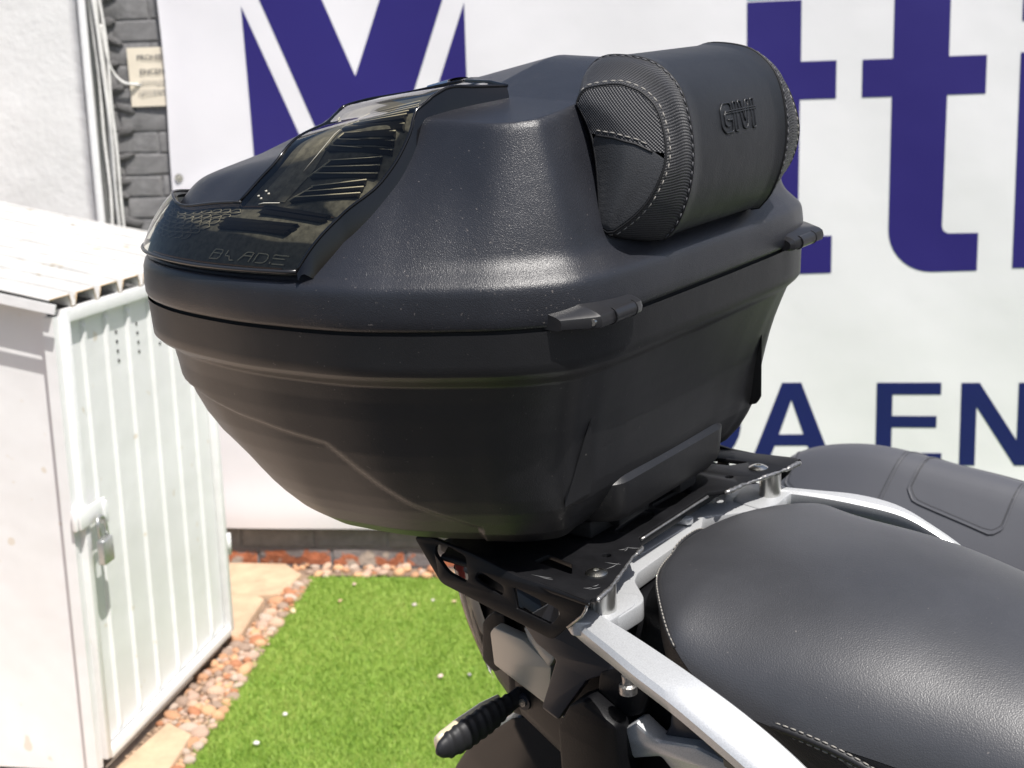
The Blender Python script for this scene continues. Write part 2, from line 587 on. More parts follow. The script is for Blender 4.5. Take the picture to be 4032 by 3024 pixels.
def round_poly(P, r, n=4):
    P = [np.asarray(p, float) for p in P]
    out = []
    m = len(P)
    for i in range(m):
        a, b, c = P[i - 1], P[i], P[(i + 1) % m]
        u, v = a - b, c - b
        lu, lv = np.linalg.norm(u), np.linalg.norm(v)
        d = min(r, lu * 0.45, lv * 0.45)
        p0, p1 = b + u / lu * d, b + v / lv * d
        for t in np.linspace(0, 1, n):
            out.append((1 - t) ** 2 * p0 + 2 * t * (1 - t) * b + t * t * p1)
    return [tuple(p) for p in out]

def dashes(path, normal_off, length, gap, rad):
    """stitches along a 3D path"""
    P = resample(path, max(2, int(np.linalg.norm(np.diff(np.asarray(path), axis=0), axis=1).sum() / 0.0006)))
    L = np.r_[0, np.cumsum(np.linalg.norm(np.diff(P, axis=0), axis=1))]
    mb = MB()
    s = 0.0
    while s + length < L[-1]:
        idx = [np.interp(s + length * t, L, np.arange(len(L))) for t in (0, .5, 1)]
        pp = [P[int(i)] + np.asarray(normal_off) * (1.0 if k == 1 else 0.6) for k, i in enumerate(idx)]
        V, F = tube(pp, [rad * .7, rad, rad * .7], 5)
        mb.add(V, F)
        s += length + gap
    return mb

def smoothstep(a, b, x):
    t = np.clip((np.asarray(x, float) - a) / (b - a), 0, 1)
    return t * t * (3 - 2 * t)

# ------------------------------------------------------------------ ground and lawn
LAWN_EDGE = [(-0.655, 4.045), (-0.69, 3.72), (-0.715, 3.45), (-0.730, 3.20), (-0.752, 2.94), (-0.775, 2.70), (-0.70, 2.35), (-0.45, 1.8), (-0.25, 0.9)]
g = mesh_from('ground', [(-60, -60, 0), (60, -60, 0), (60, 60, 0), (-60, 60, 0)], [(0, 1, 2, 3)], smooth=False)
link('ground', g, M['yard'], kind='structure')
pv = mesh_from('pavement', [(-8, .9, .002), (-.2, .9, .002), (-.42, 1.8, .002), (-.66, 2.35, .002), (-.80, 2.7, .002), (-.93, 4.2, .002), (-8, 4.2, .002)], [(0, 1, 2, 3, 4, 5, 6)], smooth=False)
link('pavement', pv, M['paver'], kind='structure')
vs = [(x, y, 0.004) for x, y in LAWN_EDGE] + [(2.6, 0.9, 0.004), (2.6, 3.72, 0.004)]
lawn = link('lawn', mesh_from('lawn', vs, [tuple(range(len(vs)))], smooth=False), M['turf_base'], kind='structure')

def edge_x(y):
    ys = [p[1] for p in LAWN_EDGE][::-1]
    xs = [p[0] for p in LAWN_EDGE][::-1]
    return np.interp(y, ys, xs)

def blades(n, x0, x1, y0, y1, h0, h1, w):
    x = nrg.uniform(x0, x1, n)
    y = nrg.uniform(y0, y1, n)
    ok = (x > edge_x(y) + nrg.normal(0, 0.008, n)) & (y < 4.03 - 0.142 * (x + 0.65) + nrg.normal(0, .01, n))
    x, y = x[ok], y[ok]
    n = len(x)
    a = nrg.uniform(0, 2 * math.pi, n)
    h = nrg.uniform(h0, h1, n)
    lean = nrg.uniform(0.2, 1.1, n) * h
    la = nrg.uniform(0, 2 * math.pi, n)
    ww = nrg.uniform(0.6, 1.2, n) * w
    cx, sx = np.cos(a) * ww / 2, np.sin(a) * ww / 2
    b0 = np.c_[x - cx, y - sx, np.full(n, 0.004)]
    b1 = np.c_[x + cx, y + sx, np.full(n, 0.004)]
    m0 = np.c_[x - cx * .8 + np.cos(la) * lean * .35, y - sx * .8 + np.sin(la) * lean * .35, .004 + h * .6]
    m1 = np.c_[x + cx * .8 + np.cos(la) * lean * .35, y + sx * .8 + np.sin(la) * lean * .35, .004 + h * .6]
    tp = np.c_[x + np.cos(la) * lean, y + np.sin(la) * lean, .004 + h]
    V = np.stack([b0, b1, m1, m0, tp], 1).reshape(-1, 3)
    # big patches of tone plus a blade by blade spread
    patch = 0.5 + 0.5 * np.sin(x * 9 + 2 * np.sin(y * 7)) * np.sin(y * 11 + 1.3 * np.sin(x * 13))
    fine = 0.5 + 0.5 * np.sin(x * 61 + 3 * np.sin(y * 43)) * np.sin(y * 57 + 2 * np.sin(x * 47))
    tone = np.clip(0.22 * patch + 0.22 * fine + nrg.normal(0.34, 0.17, n), 0, 1)
    return V, tone, n

def make_grass():
    parts = [blades(260000, -0.85, 0.65, 2.45, 4.12, 0.006, 0.016, 0.0022), blades(45000, -0.85, 2.5, 0.95, 2.45, 0.008, 0.020, 0.004), blades(60000, 0.65, 2.5, 2.45, 4.0, 0.006, 0.016, 0.004)]
    V = np.vstack([p[0] for p in parts])
    tone = np.concatenate([p[1] for p in parts])
    n = len(tone)
    me = bpy.data.meshes.new('grass')
    me.vertices.add(n * 5)
    me.vertices.foreach_set('co', V.astype(np.float32).ravel())
    base = np.arange(n)[:, None] * 5
    q = base + np.array([0, 1, 2, 3])
    t = base + np.array([3, 2, 4])
    me.loops.add(n * 7)
    me.loops.foreach_set('vertex_index', np.concatenate([q.ravel(), t.ravel()]).astype(np.int32))
    me.polygons.add(n * 2)
    me.polygons.foreach_set('loop_start', np.concatenate([np.arange(n) * 4, n * 4 + np.arange(n) * 3]).astype(np.int32))
    at = me.attributes.new('tone', 'FLOAT', 'POINT')
    at.data.foreach_set('value', np.repeat(tone, 5).astype(np.float32))
    me.update(calc_edges=True)
    me.validate()
    link('turf_grass', me, M['grass'], kind='stuff')
make_grass()

# strip of pebbles between the shed, the slabs and the lawn
bed_pts = [(-0.95, 2.2), (-0.93, 2.72), (-0.80, 3.48), (-0.755, 3.74), (-0.80, 4.13), (0.9, 3.96), (0.9, 3.86), (-0.655, 4.05), (-0.69, 3.72), (-0.715, 3.45), (-0.730, 3.20), (-0.752, 2.94), (-0.775, 2.70), (-0.81, 2.2)]
bed = link('pebble_bed', mesh_from('pebble_bed', [(x, y, 0.008) for x, y in bed_pts], [tuple(range(len(bed_pts)))], smooth=False), M['soil'], kind='structure')
fix_normals(bed.data)

def pebble_mesh(k):
    bm = bmesh.new()
    bmesh.ops.create_icosphere(bm, subdivisions=2, radius=1.0)
    r = random.Random(k)
    dirs = [(Vector((r.uniform(-1, 1), r.uniform(-1, 1), r.uniform(-1, 1))).normalized(), r.uniform(-.18, .22)) for _ in range(6)]
    for v in bm.verts:
        d = v.co.normalized()
        s = 1 + sum(a * max(0, d.dot(u)) ** 2 for u, a in dirs)
        v.co = d * s
    me = bpy.data.meshes.new('pebble')
    bm.to_mesh(me)
    bm.free()
    me.polygons.foreach_set('use_smooth', [True] * len(me.polygons))
    me.materials.append(M['pebble'])
    return me
PEB = [pebble_mesh(k) for k in range(7)]
placed = []
def try_pebble(x, y, r, parent=bed, name='pebble', z0=0.008):
    for (a, b, c) in placed:
        if (a - x) ** 2 + (b - y) ** 2 < (0.72 * (c + r)) ** 2:
            return None
    placed.append((x, y, r))
    o = bpy.data.objects.new(name, PEB[rng.randrange(7)])
    COL.objects.link(o)
    o.parent = parent
    fl = rng.uniform(.5, .8)
    o.scale = (r * rng.uniform(.9, 1.25), r * rng.uniform(.75, 1.0), r * fl)
    o.location = (x, y, z0 + r * fl * rng.uniform(.25, .6))
    o.rotation_euler = (rng.uniform(-.3, .3), rng.uniform(-.3, .3), rng.uniform(0, 6.28))
    return o
cnt = 0
for _ in range(9000):
    if cnt >= 225:
        break
    y = rng.uniform(2.6, 3.98)
    xl = np.interp(y, [1.9, 2.72, 3.48, 3.74, 4.0], [-0.95, -0.925, -0.795, -0.745, -0.72])
    xr = float(edge_x(y)) + 0.012
    x = rng.uniform(xl, xr)
    if y < 3.0 and x < np.interp(y, [2.3, 2.72, 2.93, 3.0], [-.795, -.78, -.768, -.83]):
        continue
    if y > 3.52 and x < np.interp(y, [3.5, 4.0], [-.775, -.70]):
        continue
    if try_pebble(x, y, rng.choice([.008, .011, .013, .016, .019, .022])):
        cnt += 1
for _ in range(1500):
    if cnt >= 298:
        break
    x = rng.uniform(-0.72, 0.1)
    if try_pebble(x, 4.09 - 0.142 * (x + 0.6) + rng.uniform(-0.055, 0.035), rng.choice([.010, .014, .018])):
        cnt += 1
# gravel too small to tell apart under the pebbles
mbg = MB()
bmv = bmesh.new()
bmesh.ops.create_icosphere(bmv, subdivisions=1, radius=1.0)
iv = np.array([v.co[:] for v in bmv.verts])
ifc = [tuple(v.index for v in f.verts) for f in bmv.faces]
bmv.free()
for _ in range(1300):
    y = rng.uniform(2.6, 4.0)
    xl = np.interp(y, [1.9, 2.72, 3.48, 3.74, 4.0], [-0.95, -0.925, -0.795, -0.745, -0.72])
    x = rng.uniform(xl, float(edge_x(y)) + 0.02)
    r = rng.uniform(.003, .007)
    mbg.add(iv * np.array([r, r * .8, r * .6]) + np.array([x, y, .009 + r * .3]), ifc)
link('gravel', mbg.mesh('gravel', True), mat('fine_gravel', (0.40, 0.27, 0.18), .85, noise=(70, .5)), bed, kind='stuff')

# stray stones lying on the turf
STRAY_XY = [(-0.615, 2.877), (-0.573, 3.026), (-0.505, 3.93), (-0.531, 3.79), (-0.659, 3.716), (-0.306, 3.738), (-0.254, 3.771), (-0.191, 3.755), (-0.206, 3.221), (-0.132, 3.223)]
STONE_LABELS = ['small white stone on the turf nearest the foot of the picture', 'small white stone on the turf right of and beyond the nearest one', 'pinkish stone on the far turf nearest the wall pebbles', 'tan stone on the far turf just in front of the pinkish one', 'larger yellowish stone at the turf edge by the pebble bed', 'greyish pink stone leftmost of the three in a row by the tail light', 'pale stone on the turf in the middle of the three left of the tail light', 'tan stone on the turf beside the tail light', 'flat pinkish stone on the turf left of the black lamp bezel', 'small grey stone on the turf closest to the black lamp bezel']
STONE_COL = [(.68,.64,.60),(.68,.63,.60),(.62,.44,.36),(.55,.36,.22),(.66,.52,.32),(.50,.42,.40),(.60,.55,.46),(.62,.46,.28),(.62,.47,.42),(.30,.28,.28)]
for i, (x, y) in enumerate(STRAY_XY):
    o = bpy.data.objects.new('stray_stone', PEB[i % 7].copy())
    o.data.materials.clear()
    o.data.materials.append(mat('stray_stone', STONE_COL[i], .75, noise=(60, .25)))
    COL.objects.link(o)
    r = (.0095, .0095, .010, .009, .014, .009, .008, .009, .011, .008)[i] * .62
    o.scale = (r * 1.3, r, r * .7)
    o.location = (x, y, 0.017)
    o.rotation_euler = (.2, .1, i * 1.3)
    tag(o, STONE_LABELS[i], 'stone', 'loose stones scattered on the turf')

# two concrete slabs behind the shed
def slab(pts, h, parent):
    P = np.array(pts)
    c = P.mean(0)
    V = [(x, y, 0.006) for x, y in P] + [(*(c + (p - c) * .995), h - .006) for p in P] + [(*(c + (p - c) * .965), h) for p in P]
    n = len(P)
    F = [tuple(range(n))[::-1], tuple(range(2 * n, 3 * n))]
    for k in range(2):
        for i in range(n):
            F.append((k * n + i, k * n + (i + 1) % n, (k + 1) * n + (i + 1) % n, (k + 1) * n + i))
    me = mesh_from('slab', V, F, smooth=False)
    fix_normals(me)
    return link('slab', me, M['slab'], parent)
paving = bpy.data.objects.new('paving', mesh_from('paving', [(-1.3, 3.3, .005), (-.79, 3.3, .005), (-.72, 4.12, .005), (-1.3, 4.22, .005)], [(0, 1, 2, 3)], smooth=False))
paving.data.materials.append(M['soil'])
COL.objects.link(paving)
paving['kind'] = 'structure'
slab([(-1.2, 3.55), (-.775, 3.50), (-.757, 3.80), (-.79, 3.83), (-1.2, 3.88)], .032, paving)
slab([(-1.2, 3.90), (-.80, 3.85), (-.72, 3.86), (-.68, 4.03), (-.74, 4.13), (-1.2, 4.20)], .024, paving)
slab([(-.95, 2.30), (-.80, 2.30), (-.785, 2.72), (-.772, 2.93), (-.845, 3.00), (-.905, 2.78)], .022, paving)

# ------------------------------------------------------------------ brick wall, banner, notice
UV_ = Vector((0.990046, -0.140744, 0))
NV = Vector((0.140744, 0.990046, 0))
D0 = 4.0521
def wp(u, z, off=0.0):
    p = UV_ * u + NV * (D0 - off)
    return (p.x, p.y, z)
WALL = Matrix(((UV_.x, -NV.x, 0, NV.x * D0), (UV_.y, -NV.y, 0, NV.y * D0), (0, 0, 1, 0), (0, 0, 0, 1)))
# in wall space: x along the wall, y out of the wall towards the yard (mirrored axis kept right-handed below)
WALL = Matrix(((UV_.x, NV.x, 0, NV.x * D0), (UV_.y, NV.y, 0, NV.y * D0), (0, 0, 1, 0), (0, 0, 0, 1)))
# wall space y grows away from the yard: the yard face of the wall is y = 0, proud things have y < 0
wall = empty('brick_wall', WALL, 'brick garden wall painted grey behind the printed banner', 'wall')
mb = MB()
mb.box((1.5, 0.062, 1.35), (9.4, 0.13, 2.7))
link('mortar', mb.mesh('mortar'), M['mortar'], wall)
def brick_mesh(k, lx, h):
    r = np.random.default_rng(k)
    nx, nz = 7, 4
    V, F = [], []
    xs = np.array([-.5, -.485, -.25, 0, .25, .485, .5]) * lx
    zs = np.array([-.5, -.44, .44, .5]) * h
    for i, x in enumerate(xs):
        for j, z in enumerate(zs):
            edge = i in (0, nx - 1) or j in (0, nz - 1)
            V.append((x + r.normal(0, .0012), (-.0050 if edge else -.0070) + r.normal(0, .0005), z + r.normal(0, .0010)))
    for i in range(nx - 1):
        for j in range(nz - 1):
            a = i * nz + j
            F.append((a, a + nz, a + nz + 1, a + 1))
    loop = [i * nz for i in range(nx)] + [(nx - 1) * nz + j for j in range(1, nz)] + [i * nz + nz - 1 for i in range(nx - 2, -1, -1)] + [j for j in range(nz - 2, 0, -1)]
    o = len(V)
    for i in loop:
        V.append((V[i][0], .03, V[i][2]))
    for a in range(len(loop)):
        b = (a + 1) % len(loop)
        F.append((loop[a], o + a, o + b, loop[b]))
    me = mesh_from('brick', V, F, smooth=True)
    fix_normals(me)
    return sharp(me, 22)
BR = [brick_mesh(k, .235, .0605) for k in range(5)]
for b in BR:
    b.materials.append(M['brick'])
BRR = [b.copy() for b in BR[:2]]
BRH = [b.copy() for b in BR[2:5]]
for b in BRR:
    b.materials.clear()
    b.materials.append(M['brick_red'])
for b in BRH:
    b.materials.clear()
    b.materials.append(M['brick_half'])
def brick(me, u, z, sx=1.0):
    o = bpy.data.objects.new('brick', me)
    COL.objects.link(o)
    o.parent = wall
    o.location = (u, rng.uniform(-.0015, .0015), z)
    o.rotation_euler = (rng.uniform(-.02, .02), rng.uniform(-.006, .006), rng.uniform(-.008, .008))
    o.scale = (sx, 1, 1)
    return o
# left strip: courses 0.067 m; a joint falls near u = -1.655 in every other course
for k in range(16):
    z = 1.029 + .067 * k - .0335 * 0
    if k % 2:
        brick(BR[k % 5], -1.775, z + .0)
        brick(BR[(k + 2) % 5], -1.533, z)
    else:
        brick(BR[(k + 1) % 5], -1.895, z)
        brick(BR[(k + 3) % 5], -1.653, z)
# bottom courses under the banner
for k in range(16):
    brick(BR[k % 5], -1.603 + .245 * k, .089 + .001)
for k in range(15):
    u = -1.552 + .245 * k * 1.0
    brick(BRR[k % 2] if k in (0, 1, 2, 4) else BRH[k % 3], u, .0225)
# squeezed mortar lumps at the left end of the courses
for k in range(13):
    bm = bmesh.new()
    bmesh.ops.create_icosphere(bm, subdivisions=2, radius=1.0)
    for v in bm.verts:
        v.co *= 1 + .22 * math.sin(5 * v.co.x + k) * math.sin(4 * v.co.z + 2 * k)
    me = bpy.data.meshes.new('mortar_lump')
    bm.to_mesh(me)
    bm.free()
    me.polygons.foreach_set('use_smooth', [True] * len(me.polygons))
    o = link('mortar_lump', me, M['mortar'], wall)
    o.scale = (.028 * rng.uniform(.8, 1.3), .008, .013 * rng.uniform(.7, 1.3))
    o.location = (-1.772 + rng.uniform(-.02, .02), -.010, 1.06 + .067 * k + rng.uniform(-.01, .01))
    o.rotation_euler = (0, rng.uniform(-.5, .5), 0)

# banner: a hung vinyl sheet with slight waves, ink laid on it as thin sheets following the same waves
BOFF = -.030
def bwave(u, z):
    w = 0.004 * math.sin(2.1 * u + 1.1 * z) + 0.003 * math.sin(5.3 * u - 3.1 * z + 1.0) + 0.0018 * math.sin(11 * u + 7 * z)
    edge = math.exp(-((u + 1.60) / .06) ** 2) * .010
    screw = -.008 * math.exp(-(((u + 1.589) / .05) ** 2 + ((z - 1.254) / .04) ** 2))
    pleat = .006 * math.exp(-((z - 1.20 - .35 * (u + 1.58)) / .035) ** 2) * math.exp(-((u + 1.53) / .10) ** 2)
    belly = -.012 * math.exp(-((z - .17) / .09) ** 2)
    return BOFF + w + edge * .4 - screw * 0 - pleat * .6 + belly
ban = empty('printed_banner', WALL, 'large white vinyl banner with violet and navy lettering hung on the wall', 'banner')
us = np.r_[np.linspace(-1.612, -1.3, 40), np.linspace(-1.27, 3.4, 120)]
zs = np.linspace(.132, 2.45, 90)
V = [(u + (0.004 * math.sin(z * 9) - .012 * (z - 1.25) * 0 + .012 * (1.786 - z) / 1.66 * .5 if u < -1.55 else 0), bwave(u, z), z) for u in us for z in zs]
F = grid_faces(len(us), len(zs), False)
me = mesh_from('banner_sheet', V, F)
link('banner_sheet', me, M['banner'], ban)
def ink(polys, m, name):
    """letter as a 0.6 mm film on the sheet; polygon refined so that it follows the waves"""
    bm = bmesh.new()
    for loop in polys:
        P = loop
        vsx = [bm.verts.new((p[0], 0, p[1])) for p in P]
        for i in range(len(vsx)):
            bm.edges.new((vsx[i], vsx[(i + 1) % len(vsx)]))
    bmesh.ops.triangle_fill(bm, use_beauty=True, use_dissolve=False, edges=bm.edges[:])
    for it in range(5):
        long_e = [e for e in bm.edges if e.calc_length() > .05]
        if not long_e:
            break
        bmesh.ops.subdivide_edges(bm, edges=long_e, cuts=1)
        bmesh.ops.triangulate(bm, faces=bm.faces[:])
    for v in bm.verts:
        v.co.y = bwave(v.co.x, v.co.z) - .0012
    bmesh.ops.recalc_face_normals(bm, faces=bm.faces)
    me = bpy.data.meshes.new(name)
    bm.to_mesh(me)
    bm.free()
    me.polygons.foreach_set('use_smooth', [True] * len(me.polygons))
    return link(name, me, m, ban)
ink([[(-1.352, 1.757), (-1.211, 1.411), (-1.02, .93), (-1.338, .93), (-1.345, 1.369)]], M['ink'], 'letter')
ink([[(-1.365, 1.95), (-1.157, 1.426), (-1.012, 1.055), (-.862, 1.426), (-.655, 1.975), (-.845, 1.975), (-1.013, 1.541), (-1.178, 1.95)]], M['ink'], 'letter')
ink([[(-.676, 1.740), (-.757, 1.525), (-.985, .93), (-.679, .93)]], M['ink'], 'letter')
def foot(x0, x1, x2, zb, zt, zs_, r):
    """lower end of a t: a stem x0..x1 that curves right into a foot ending at x2"""
    out = [(x0, zs_)]
    for t in np.linspace(0, 1, 10):
        a = math.pi + t * math.pi / 2
        out.append((x0 + r + r * math.cos(a), zb + r + r * math.sin(a)))
    out += [(x2, zb + .002), (x2, zt)]
    r2_ = .022
    for t in np.linspace(0, 1, 6):
        a = -math.pi / 2 - t * math.pi / 2
        out.append((x1 + r2_ + r2_ * math.cos(a), zt + r2_ + r2_ * math.sin(a)))
    return out
for (xl, x0, x1, xr, xf) in ((.052, .139, .291, .390, .384), (.462, .546, .699, .802, .796)):
    ink([[(x0, 1.706), (x0, 1.535), (xl, 1.535), (xl, 1.430)] + foot(x0 - .001, x1 - .004, xf, .927, 1.038, 1.430, .125) + [(x1 - .002, 1.430), (xr, 1.430), (xr, 1.536), (x1, 1.536), (x1, 1.706)]], M['ink'], 'letter')
ink([[(.139, 1.712), (.291, 1.712), (.291, 1.80), (.139, 1.80)]], mat('teal_ink', (.12, .5, .5), .4), 'letter')
ink([[(.893, .935), (1.046, .935), (1.046, 1.539), (.893, 1.539)]], M['ink'], 'letter')
ink([[(.893, 1.625), (1.046, 1.625), (1.046, 1.78), (.893, 1.78)]], M['ink'], 'letter')
def arc(cx, cz, rx, rz, a0, a1, n=16):
    return [(cx + rx * math.cos(a), cz + rz * math.sin(a)) for a in np.linspace(a0, a1, n)]
h = math.pi / 2
ink([[(-.075, .599), (-.075, .348)] + arc(.0, .4735, .124, .1255, -h, h), [(-.030, .562), (.0, .562)][::1] + arc(.0, .4735, .078, .0885, h, -h) + [(-.030, .385)]], M['navy'], 'letter')
ink([[(.245, .600), (.302, .600), (.398, .348), (.344, .348), (.322, .406), (.225, .406), (.204, .348), (.151, .348)], [(.2735, .547), (.310, .441), (.2375, .441)]], M['navy'], 'letter')
ink([[(.522, .599), (.707, .599), (.707, .563), (.568, .563), (.568, .498), (.696, .498), (.696, .463), (.568, .463), (.568, .385), (.713, .385), (.713, .348), (.522, .348)]], M['navy'], 'letter')
ink([[(.764, .598), (.816, .598), (.926, .425), (.926, .598), (.970, .598), (.970, .348), (.922, .348), (.809, .526), (.809, .348), (.764, .348)]], M['navy'], 'letter')
ink([[(1.03, .599), (1.215, .599), (1.215, .563), (1.076, .563), (1.076, .348), (1.03, .348)]], M['navy'], 'letter')
mb = MB()
V, F = tube([(-1.589, bwave(-1.589, 1.254) - .0005, 1.254), (-1.589, bwave(-1.589, 1.254) - .003, 1.254)], .0135, 20)
mb.add(V, F)
V, F = tube([(-1.589, bwave(-1.589, 1.254) - .003, 1.254), (-1.589, bwave(-1.589, 1.254) - .008, 1.254)], [.006, .0045], 12)
mb.add(V, F)
link('screw', mb.mesh('screw', False), M['steel'], ban)

# notice half covered by the banner
note = empty('paper_notice', WALL, 'cream paper notice in capitals on the grey bricks beside the banner edge', 'notice')
V = []
for u in np.linspace(-1.728, -1.575, 8):
    for z in np.linspace(1.474, 1.650, 8):
        V.append((u, -.0165 - .002 * math.sin(30 * u) * math.sin(22 * z), z))
link('sheet', mesh_from('sheet', V, grid_faces(8, 8, False)), M['paper'], note)
def text(body, size, u, z, y, m, parent, name, sx=1.0):
    cu = bpy.data.curves.new('t', 'FONT')
    cu.body = body
    cu.size = size
    cu.offset = size * .012
    o = bpy.data.objects.new('t', cu)
    COL.objects.link(o)
    me = bpy.data.meshes.new_from_object(o.evaluated_get(bpy.context.evaluated_depsgraph_get()))
    bpy.data.objects.remove(o)
    for v in me.vertices:
        v.co = Vector((u + v.co.x * sx, y, z + v.co.y))
    me.materials.clear()
    return link(name, me, m, parent)
text('PROHIB', .021, -1.698, 1.613, -.0196, M['print'], note, 'lettering', 1.12)
text('ENCEN', .022, -1.692, 1.570, -.0196, M['print'], note, 'lettering', 1.12)
mb = MB()
for z, a, b in ((1.549, -1.690, -1.60), (1.543, -1.702, -1.60), (1.5365, -1.640, -1.60), (1.521, -1.700, -1.60), (1.5145, -1.700, -1.60), (1.508, -1.694, -1.60)):
    x = a
    while x < b:
        w = rng.uniform(.006, .016)
        mb.box((x + w / 2, -.0196, z), (w, .0003, .0028))
        x += w + .0035
link('fine_print', mb.mesh('fine_print'), M['print_pale'], note, kind='stuff')

# white plastered pier at the left with conduit and painted cables beside it
pier = empty('plastered_pier', WALL, 'white plastered wall section left of the grey brick strip', 'wall')
V = []
us = np.linspace(-3.6, -1.838, 60)
zs = np.linspace(0, 2.7, 70)
for u in us:
    for z in zs:
        V.append((u, -.10 + .004 * math.sin(7 * u + 3 * z) + nrg.normal(0, .0006), z))
F = grid_faces(60, 70, False)
o = len(V)
for z in zs:
    V.append((-1.838, .0, z))
for j in range(69):
    a = 59 * 70 + j
    F.append((a, o + j, o + j + 1, a + 1))
link('plaster_face', mesh_from('plaster_face', V, F), M['plaster'], pier)
V, F = tube([(-1.826, -.093, z) for z in np.linspace(.9, 2.7, 12)], .0125, 14)
duct = link('conduit_pipe', mesh_from('conduit_pipe', V, F), M['white_frame'])
duct.matrix_world = WALL
tag(duct, 'straight white conduit pipe running down the edge of the plastered wall', 'pipe')
cab = [(-1.805, .0), (-1.797, .004), (-1.788, -.002), (-1.779, .003), (-1.771, .0)]
for i, (u0, ph) in enumerate(cab):
    pts = []
    for z in np.linspace(.95, 2.7, 40):
        w = .0035 * math.sin(z * 6.5 + i * 1.9) + .0022 * math.sin(z * 17 + i)
        spread = .020 * smoothstep(1.75, 1.2, z) * (i / 4.0) * 0 - .030 * smoothstep(1.55, 1.95, z) * (i / 4.0)
        pts.append((u0 + w + float(spread), -.070 + .012 * ((i * 2) % 3) - .01 * math.sin(z * 3 + i), z))
    V, F = tube(pts, [.0052, .0042, .0056, .0040, .0048][i], 8)
    c = link('cable', mesh_from('cable', V, F), M['white_dirty'])
    c.matrix_world = WALL
    tag(c, ['white painted cable nearest the conduit pipe in the vertical bundle', 'white painted cable second from the conduit pipe in the bundle', 'white painted cable in the middle of the vertical bundle', 'white painted cable second from the grey bricks in the bundle', 'white painted cable nearest the grey bricks in the bundle'][i], 'cable', 'painted cables beside the plastered wall')
pts = catmull([(-1.785, -.06, 1.72), (-1.775, -.055, 1.62), (-1.765, -.04, 1.575), (-1.742, -.03, 1.548), (-1.716, -.026, 1.542), (-1.69, -.012, 1.538)], 30)
V, F = tube(pts, .0042, 8)
c = link('cable', mesh_from('cable', V, F), M['white_dirty'])
c.matrix_world = WALL
tag(c, 'white cable branching off the bundle and looping to the paper notice', 'cable')

# ------------------------------------------------------------------ white metal shed
DA = Vector((0.134, 0.773, 0)).normalized()            # along the door, away from the camera
DN = Vector((DA.y, -DA.x, 0))                          # out of the door
SH = Matrix(((DA.x, DN.x, 0, -.927), (DA.y, DN.y, 0, 2.727), (0, 0, 1, 0), (0, 0, 0, 1)))
# shed space: x along the door, y out of the door (left-handed pair is avoided by using -y inside): det check
SH = Matrix(((DA.x, -DN.x, 0, -.927), (DA.y, -DN.y, 0, 2.727), (0, 0, 1, 0), (0, 0, 0, 1)))
# now: x along the door, y into the shed (door face at y = 0), z up
shed = empty('metal_shed', SH, 'small white sheet metal shed with ribbed door and corrugated roof', 'shed')
mb = MB()
ra0 = math.tan(math.radians(12))
mb.add([(x, y, z) for x in (.0085, .0120) for y, z in ((.024, .03), (1.0, .03), (1.0, 1.052 + 1.0 * ra0), (.024, 1.055))], [(0, 1, 2, 3), (7, 6, 5, 4), (0, 4, 5, 1), (1, 5, 6, 2), (2, 6, 7, 3), (3, 7, 4, 0)])
mb.box((.0, .012, .54), (.026, .024, 1.0))
link('side_wall', mb.mesh('side_wall'), M['white_paint'], shed)
mb = MB()
mb.box((.80, .5, .52), (.004, .96, .96))
mb.box((.40, .98, .55), (.79, .004, 1.05))
link('back_wall', mb.mesh('back_wall'), M['white_paint'], shed)
mb = MB()
mb.box((.4, .49, .53), (.76, .93, .90))
link('dark_inside', mb.mesh('dark_inside'), M['dark_gap'], shed)  # solid dark block, the interior shade is put into its colour
door = empty_door = None
# door sheet with pressed ribs
ribs = [.117, .222, .330, .447, .557, .668]
xs = [.028]
for r in ribs:
    xs += [r - .012, r - .006, r + .006, r + .012]
xs += [.752]
prof = {}
V = []
zz = [.072, .080, .095, .55, 1.005, 1.018, 1.024]
for z in zz:
    for x in xs:
        d = 0.0
        for r in ribs:
            if abs(x - r) < .0075 and .08 < z < 1.018:
                d = -.007
        V.append((x, .006 + d, z))
door = link('door', mesh_from('door', V, grid_faces(len(zz), len(xs), False), smooth=False), M['white_paint'], shed)
mb = MB()
mb.box((.0225, -.004, .5555), (.021, .020, .996))
mb.box((.762, -.004, .5555), (.021, .020, .996))
mb.box((.392, -.0045, 1.039), (.719, .019, .029))
mb.box((.392, -.0045, .061), (.719, .019, .021))
link('door_frame', mb.mesh('door_frame', bevel=.002), M['white_frame'], door)
for (x, z) in ((.271, .965), (.2715, .943), (.272, .921), (.273, .899), (.377, .967), (.378, .945), (.379, .923), (.3795, .901), (.495, .900), (.600, .902)):
    V, F = tube([(x, .0065, z), (x, .0045, z)], .0042, 12)
    link('vent_hole', mesh_from('vent_hole', V, F), M['dark_gap'], door)
# two hinges on the far stile
for z in (.30, .80):
    V, F = tube([(.779, -.014, z - .03), (.779, -.014, z + .03)], .006, 10)
    link('hinge', mesh_from('hinge', V, F), M['white_frame'], door)
# hasp: strap across the corner
mb = MB()
mb.box((.038, -.019, .612), (.118, .006, .042))
mb.box((-.003, -.009, .612), (.045, .012, .046))
mb.box((.088, -.019, .600), (.018, .014, .050))
link('hasp', mb.mesh('hasp', bevel=.003), M['white_frame'], shed)
